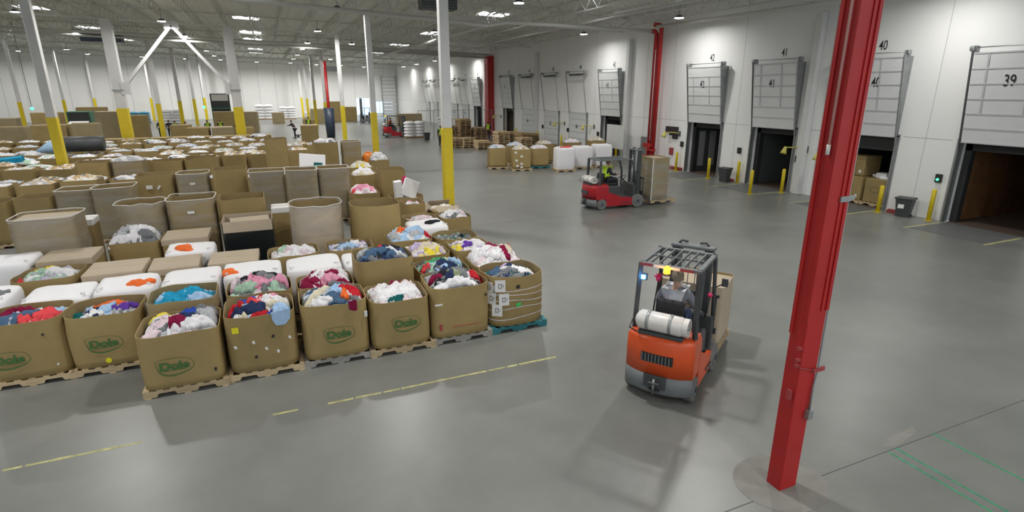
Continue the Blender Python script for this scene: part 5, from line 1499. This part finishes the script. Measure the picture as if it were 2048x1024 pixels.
# ------------------------------------------------------------------ forklifts
def forklift(loc, rz, label, body, detail=2, wide=1.0, lights=True, stripes=True, mast_h=2.1, ls=1.0, hs=1.0):
    F_ = thing('forklift', label, 'forklift', loc, rz)
    F_.scale = (1, ls, hs)
    W_ = wide
    hw = W_ / 2
    # rounded rear outline (local y forward, rear at y=0)
    def outline(z, inset=0, y1=.62, bow=.16):
        pts = []
        n = 14
        for k in range(n + 1):
            t = -1 + 2 * k / n
            x = (hw - inset) * math.copysign(min(1, abs(t) * 1.12), t) if abs(t) < .893 else math.copysign(hw - inset, t)
            a = abs(x) / (hw)
            pts.append((x, inset + bow * a ** 2.6))
        return [(-(hw - inset), y1)] + pts + [(hw - inset, y1)]
    def loft(name, levels, m, bevel=0):
        b = MB(); rings = [outline(*lv[1:]) for lv in levels]; n = len(rings[0])
        vs = []
        for lv, r in zip(levels, rings): vs += [(a, c, lv[0]) for a, c in r]
        b.add(vs, [])
        for i in range(len(rings) - 1):
            for k in range(n):
                b.f.append([i * n + k, i * n + (k + 1) % n, (i + 1) * n + (k + 1) % n, (i + 1) * n + k]); b.m.append(0); b.sm.append(0 < k < n - 2)
        b.f.append(list(range(n))[::-1]); b.m.append(0); b.sm.append(False)
        b.f.append([(len(rings) - 1) * n + k for k in range(n)]); b.m.append(0); b.sm.append(False)
        return b.build(name, m, F_)
    cut = .56
    loft('lower_counterweight', [(.13, 0, .04, .18), (.17, 0, .0, .18), (.45, 0, 0.0, .18)], 'fgrey')
    cw = loft('counterweight', [(.45, 0, 0.004, cut), (.80, 0, .004, cut), (.98, 0, .01, cut), (1.05, 0, .04, cut), (1.07, 0, .10, cut)], body)
    gl_ = MB()
    gl_.bb(-.24, .24, -.006, .05, .66, .80)
    gl_.build('grille_recess', 'black', cw)
    for k in range(9): MB().bb(-.23 + k * .052, -.215 + k * .052, -.018, .0, .665, .795).build('grille_bar', 'fgrey', cw)
    hb = MB().bb(-.17, .17, -.03, .12, .25, .46).bb(-.09, .09, -.09, .0, .20, .24).bb(-.09, .09, -.09, .0, .34, .37)
    hb.build('tow_hitch', 'fdark', F_, bevel=.01); MB().tube([(0, -.06, .18), (0, -.06, .42)], .018, 8).build('hitch_pin', 'galv', F_)
    # chassis
    b = MB()
    for s_ in (-1, 1): b.prism([(.5, .14), (1.42, .14), (1.42, .42), (1.2, .50), (1.0, .50), (.86, .60), (.5, .78)], s_ * hw - (.05 if s_ > 0 else 0), s_ * hw + (0 if s_ > 0 else .05), axis='x')
    b.bb(-hw + .05, hw - .05, .5, 1.42, .14, .40)
    b.build('chassis', body, F_)
    MB().bb(-hw + .04, hw - .04, .42, .98, .62, .98).build('engine_hood', 'fdark', F_, bevel=.04)
    MB().bb(-hw + .02, hw - .02, .98, 1.42, .40, .45).build('floor_plate', 'fdark', F_)
    MB().bb(-hw + .04, hw - .04, 1.40, 1.50, .40, 1.02).build('dash_panel', 'fdark', F_, bevel=.03)
    # wheels
    def wheel(x, y, r, w2):
        Wh = MB().tube([(-w2 / 2, 0, 0), (-w2 / 2 + .02, 0, 0), (w2 / 2 - .02, 0, 0), (w2 / 2, 0, 0)], [r * .92, r, r, r * .92], 28).build('wheel', 'tyre', F_, (x, y, r))
        Wh.scale = (1, hs / ls, 1)
        sx = 1 if x > 0 else -1
        MB().tube([(sx * w2 / 2 - sx * .01, 0, 0), (sx * (w2 / 2 + .012), 0, 0)], r * .56, 20).build('hub', 'fgrey', Wh)
        MB().tube([(sx * (w2 / 2 + .01), 0, 0), (sx * (w2 / 2 + .03), 0, 0)], r * .22, 12).build('hub_cap', 'fdark', Wh)
    for s_ in (-1, 1):
        wheel(s_ * (hw - .075), .36, .20 if body == 'orange' else .24, .15); wheel(s_ * (hw - .06), 1.55, .25 if body == 'orange' else .29, .18)
    # overhead guard
    G_ = 2.12
    yr, yf_ = .30, 1.28
    for s_ in (-1, 1):
        MB().bar((s_ * (hw - .06), yr - .02, 1.05), (s_ * (hw - .09), yr, G_ - .04), .06, .06).build('rear_pillar', 'fdark' if body == 'orange' else 'fdark', F_)
        MB().tube([(s_ * (hw - .06), 1.46, .95), (s_ * (hw - .08), 1.44, 1.5), (s_ * (hw - .09), yf_ + .05, G_ - .08), (s_ * (hw - .09), yf_ - .06, G_)], .032, 8).build('front_pillar', 'fdark', F_)
    gf = MB()
    x0 = hw - .09
    gf.bb(-x0 - .03, x0 + .03, yr - .03, yr + .04, G_ - .05, G_ + .0); gf.bb(-x0 - .03, x0 + .03, yf_ - .04, yf_ + .03, G_ - .05, G_)
    gf.bb(-x0 - .03, -x0 + .04, yr, yf_, G_ - .05, G_); gf.bb(x0 - .04, x0 + .03, yr, yf_, G_ - .05, G_)
    gf.bb(-x0, x0, (yr + yf_) / 2 - .012, (yr + yf_) / 2 + .012, G_ - .03, G_)
    guard = gf.build('overhead_guard', 'fgrey', F_, bevel=.008)
    for k in range(6):
        xx = -x0 + 2 * x0 * (k + 1) / 7
        MB().bar((xx, yr, G_ - .018), (xx, yf_, G_ - .018), .018, .035).build('guard_bar', 'fgrey', guard)
    if stripes:
        for k, (a, c, m2) in enumerate([(-x0 + .0, -x0 + .18, 'maroon'), (-x0 + .2, -x0 + .36, 'paper'), (.02, .16, 'paper'), (.17, .36, 'maroon')]):
            MB().bb(a, c, yr - .036, yr - .031, G_ - .048, G_ - .005).build('reflective_strip', m2, guard)
    if lights:
        bc = MB().tube([(-.02, yr - .06, G_ - .10), (-.02, yr - .06, G_ - .01), (-.02, yr - .06, G_ + .01)], [.05, .045, .02], 14).build('amber_beacon', 'amber', F_)
        MB().tube([(-.02, yr - .06, G_ - .13), (-.02, yr - .06, G_ - .10)], .06, 14).build('beacon_base', 'fdark', F_)
        MB().bb(-hw + .12, -hw + .18, yr - .05, yr - .02, G_ - .26, G_ - .20).build('blue_spot_lamp', 'bluelight', F_)
        MB().bb(-hw + .10, -hw + .20, yr - .02, yr + .02, G_ - .28, G_ - .18).build('lamp_case', 'fdark', F_)
        la = bpy.data.lights.new('beacon_light', 'POINT'); la.energy = 1.2; la.color = (1, .4, .06); la.shadow_soft_size = .05
        lo = bpy.data.objects.new('beacon_light', la); col.objects.link(lo); lo.parent = F_; lo.location = (-.02, yr - .15, G_ - .05)
        lb_ = bpy.data.lights.new('blue_lamp_light', 'POINT'); lb_.energy = 1.0; lb_.color = (.1, .4, 1); lb_.shadow_soft_size = .04
        lo = bpy.data.objects.new('blue_lamp_light', lb_); col.objects.link(lo); lo.parent = F_; lo.location = (-hw + .15, yr - .12, G_ - .23)
    # propane tank
    tz = 1.26
    tk = MB().tube([(-.40, .16, tz), (-.37, .16, tz), (-.32, .16, tz), (.28, .16, tz), (.33, .16, tz), (.34, .16, tz)], [.06, .11, .15, .15, .13, .11], 22).build('gas_tank', 'tank', F_)
    MB().tube([(.32, .16, tz), (.40, .16, tz)], [.14, .14], 22, caps=False).build('tank_collar', 'tank', tk)
    for xx in (-.2, .14): MB().tube([(xx - .022, .16, tz), (xx + .022, .16, tz)], .156, 22).build('tank_strap', 'galv', tk)
    MB().tube([(.34, .16, tz), (.40, .16, tz)], .035, 10).build('tank_valve', 'galv', tk)
    MB().bb(-.34, .34, .05, .28, 1.06, 1.115).build('tank_bracket', 'fdark', F_, bevel=.01)
    MB().tube([(-.34, .02, 1.10), (-.44, -.02, 1.16), (-.42, .04, 1.28)], .012, 6).build('gas_hose', 'black', F_)
    # seat, steering
    se = MB().bb(-.23, .23, .52, .98, .98, 1.08).build('seat', 'black', F_, bevel=.04)
    MB().box((0, .50, 1.28), (.44, .10, .46), rx=-.12).build('seat_back', 'black', F_, bevel=.04)
    MB().tube([(0, 1.40, 1.0), (0, 1.22, 1.22)], .022, 8).build('steering_column', 'fdark', F_)
    sw = MB(); pts = []
    cx, cy, cz = 0, 1.22, 1.23
    for k in range(25):
        a = 2 * PI * k / 24
        pts.append((cx + .16 * math.cos(a), cy + .16 * math.sin(a) * .75, cz + .16 * math.sin(a) * .62))
    sw.tube(pts, .013, 6, caps=False); sw.bar((-.15, cy, cz), (.15, cy, cz), .02, .012)
    sw.build('steering_wheel', 'black', F_)
    # mast
    ym = 1.66
    for s_ in (-1, 1):
        b = MB().bb(s_ * .30 - .035, s_ * .30 + .035, ym - .06, ym + .06, .10, mast_h); b.build('outer_mast_rail', 'fdark', F_)
        b = MB().bb(s_ * .22 - .03, s_ * .22 + .03, ym - .02, ym + .09, .14, mast_h - .04); b.build('inner_mast_rail', 'fgrey', F_)
        MB().tube([(s_ * .15, ym, .2), (s_ * .15, ym, mast_h - .25)], .028, 10).build('lift_cylinder', 'galv', F_)
        MB().tube([(s_ * .30, 1.50, .35), (s_ * .30, ym - .05, .62)], .03, 8).build('tilt_cylinder', 'fdark', F_)
        MB().bar((s_ * .06, ym + .05, .4), (s_ * .06, ym + .05, mast_h - .08), .02, .012).build('lift_chain', 'galv', F_)
        MB().tube([(s_ * .26, ym + .02, mast_h), (s_ * .20, ym + .02, mast_h + .07), (s_ * .10, ym + .04, mast_h + .05)], .02, 8).build('hose_guide', 'fdark', F_)
    b = MB()
    b.bb(-.36, .36, ym - .08, ym + .08, mast_h - .04, mast_h + .02)
    MB().bb(-.33, .33, ym - .07, ym + .0, .9, .98).build('mast_crossbar', 'fgrey', F_)
    MB().bb(-.33, .33, ym - .07, ym, .2, .3).build('mast_crossbar', 'fgrey', F_)
    b.build('mast_crosshead', 'fgrey', F_, bevel=.02)
    b = MB(); b.bb(-.48, .48, ym + .10, ym + .14, .22, .32); b.bb(-.48, .48, ym + .10, ym + .14, .56, .66)
    for k in range(6): b.bb(-.46 + k * .175, -.43 + k * .175, ym + .10, ym + .13, .60, 1.25)
    b.bb(-.48, .48, ym + .10, ym + .14, 1.22, 1.27)
    b.build('fork_carriage', 'fdark', F_)
    for s_ in (-1, 1):
        b = MB().bb(s_ * .28 - .05, s_ * .28 + .05, ym + .14, ym + .18, .06, .66).bb(s_ * .28 - .05, s_ * .28 + .05, ym + .14, ym + 1.2, .05, .085); b.build('fork', 'dark_steel', F_)
    MB().bb(hw - .1, hw + .02, .98, 1.3, .24, .27).build('step', 'fdark', F_)
    for s_ in (-1, 1):
        pass
    MB().tube([(hw - .1, 1.42, 1.5), (hw + .06, 1.46, 1.6)], .01, 6).build('mirror_arm', 'black', F_)
    MB().bb(hw + .02, hw + .12, 1.45, 1.47, 1.55, 1.68).build('mirror', 'fdark', F_)
    return F_
def local(loc, rz, x, y): return (loc[0] + x * math.cos(rz) - y * math.sin(rz), loc[1] + x * math.sin(rz) + y * math.cos(rz))
OL, OR_ = (4.93, 6.0, 0), R(-55)
forklift(OL, OR_, 'orange forklift driving away from the camera in the right foreground', 'orange', wide=1.05)
px_, py_ = local(OL, OR_, .0, .72)
dr = person(px_, py_, OR_, 'driver in white vest and knitted cap sitting on the orange forklift', 'sit', vest='vest_w', hair='hood', trousers='cl_jeans', z=.62, top='cl_grey', near=True, lean=.03, arms=(((.29, .06, .22), (.15, .36, .24)), ((.31, .12, .20), (.24, .40, .16))))
# orange carrier cloth on the driver's back
tag(garment_mesh(lambda a, c: (0, 0), 0, 0, .16, .14, .3, 5, .01, (1, 1), 14).build('scarf', 'brown_o', None, (*local(OL, OR_, -.02, .54), 1.32), OR_), 'orange brown cloth slung behind the forklift driver', 'cloth').rotation_euler = (R(75), 0, OR_)
for nm, lx, ly, z_ in (('left', -.34, .95, 1.66), ('right', .42, 1.3, 1.42)):
    gx, gy = local(OL, OR_, lx, ly)
    Gl = thing('knit_glove', 'crimson knob on the %s side of the orange forklift cab' % nm, 'glove', (gx, gy, z_))
    q = MB().ball((0, 0, 0), .04, 8); q.build('palm', 'magenta', Gl)
    if nm == 'left':
        for k in range(5):
            a = -.8 + k * .45
            MB().tube([(0, 0, 0), (.07 * math.sin(a), .01, .07 * math.cos(a)), (.1 * math.sin(a), .02, .095 * math.cos(a))], [.016, .013, .01], 6).build('finger', 'magenta', Gl)
        MB().tube([(0, 0, -.03), (0.02, 0.1, -.62)], .012, 6).build('stalk', 'black', Gl)
    else:
        MB().tube([(0, 0, -.03), (-.02, .05, -.4)], .012, 6).build('stalk', 'black', Gl)
# carton carried by the orange forklift
cx_, cy_ = local(OL, OR_, -.08, 2.45)
LC = thing('carton', 'pale carton carried on the forks of the orange forklift', 'box', (cx_, cy_, .23), OR_)
carton_body(1.18, .92, 0, 1.10, 33, 14, .004, .0).build('carton_walls', ['card_pale', 'card_in'], LC)
MB().bb(-.57, .57, -.44, .44, 1.04, 1.06).build('top_sheet', 'card_pale', LC)
pl = pallet(cx_, cy_, 'pallet lifted on the forks of the orange forklift', 'wood', OR_, .087, group='pallets on forklifts')

RL, RR = (11.32, 19.0, 0), R(-92)
forklift(RL, RR, 'red forklift seen from the side carrying a tall wrapped load', 'fred', lights=False, wide=1.15, stripes=False, mast_h=2.45, ls=1.38, hs=.93)
dx_, dy_ = local(RL, RR, .0, .95)
person(dx_, dy_, RR, 'driver in yellow vest and dark cap sitting on the near red forklift', 'sit', vest='hivis', z=.62, lean=.02)
lx_, ly_ = local(RL, RR, .0, 3.25)
pallet(*local(RL, RR, 0, 3.45), 'pale pallet on the forks of the near red forklift', 'wood', RR + R(90), .087, group='pallets on forklifts')
px2, py2 = local(RL, RR, .0, 3.9)
C_ = thing('carton', 'tall film wrapped load on the near red forklift', 'box', (lx_, ly_, .23), RR + R(90))
carton_body(.86, 1.04, 0, 1.72, 34, 8, .006, .01).build('carton_walls', ['card_dusk', 'card_in'], C_)
MB().bb(-.41, .41, -.5, .5, 1.66, 1.68).build('top_sheet', 'card_pale', C_)
fm = MB().bb(-.46, .46, -.55, .55, -.02, 1.55); me = fm.mesh('stretch_wrap', 'film'); link('stretch_wrap', me, C_)
MB().bb(-.47, -.44, -.57, -.55, 0, 1.7).build('corner_strip', 'paper', C_)

FL, FRz = (10.4, 57.2, 0), R(-85)
forklift(FL, FRz, 'small red forklift in the distance carrying cartons', 'fred', lights=True, wide=1.12, stripes=False, ls=1.3)
dx_, dy_ = local(FL, FRz, 0, .72); person(dx_, dy_, FRz, 'driver in orange vest on the distant red forklift', 'sit', vest='hivis_o', z=.62)
DL, DR = (13.9, 84, 0), R(60)
forklift(DL, DR, 'dark forklift with raised mast in the far distance', 'fgrey', lights=False, stripes=False, mast_h=3.4)
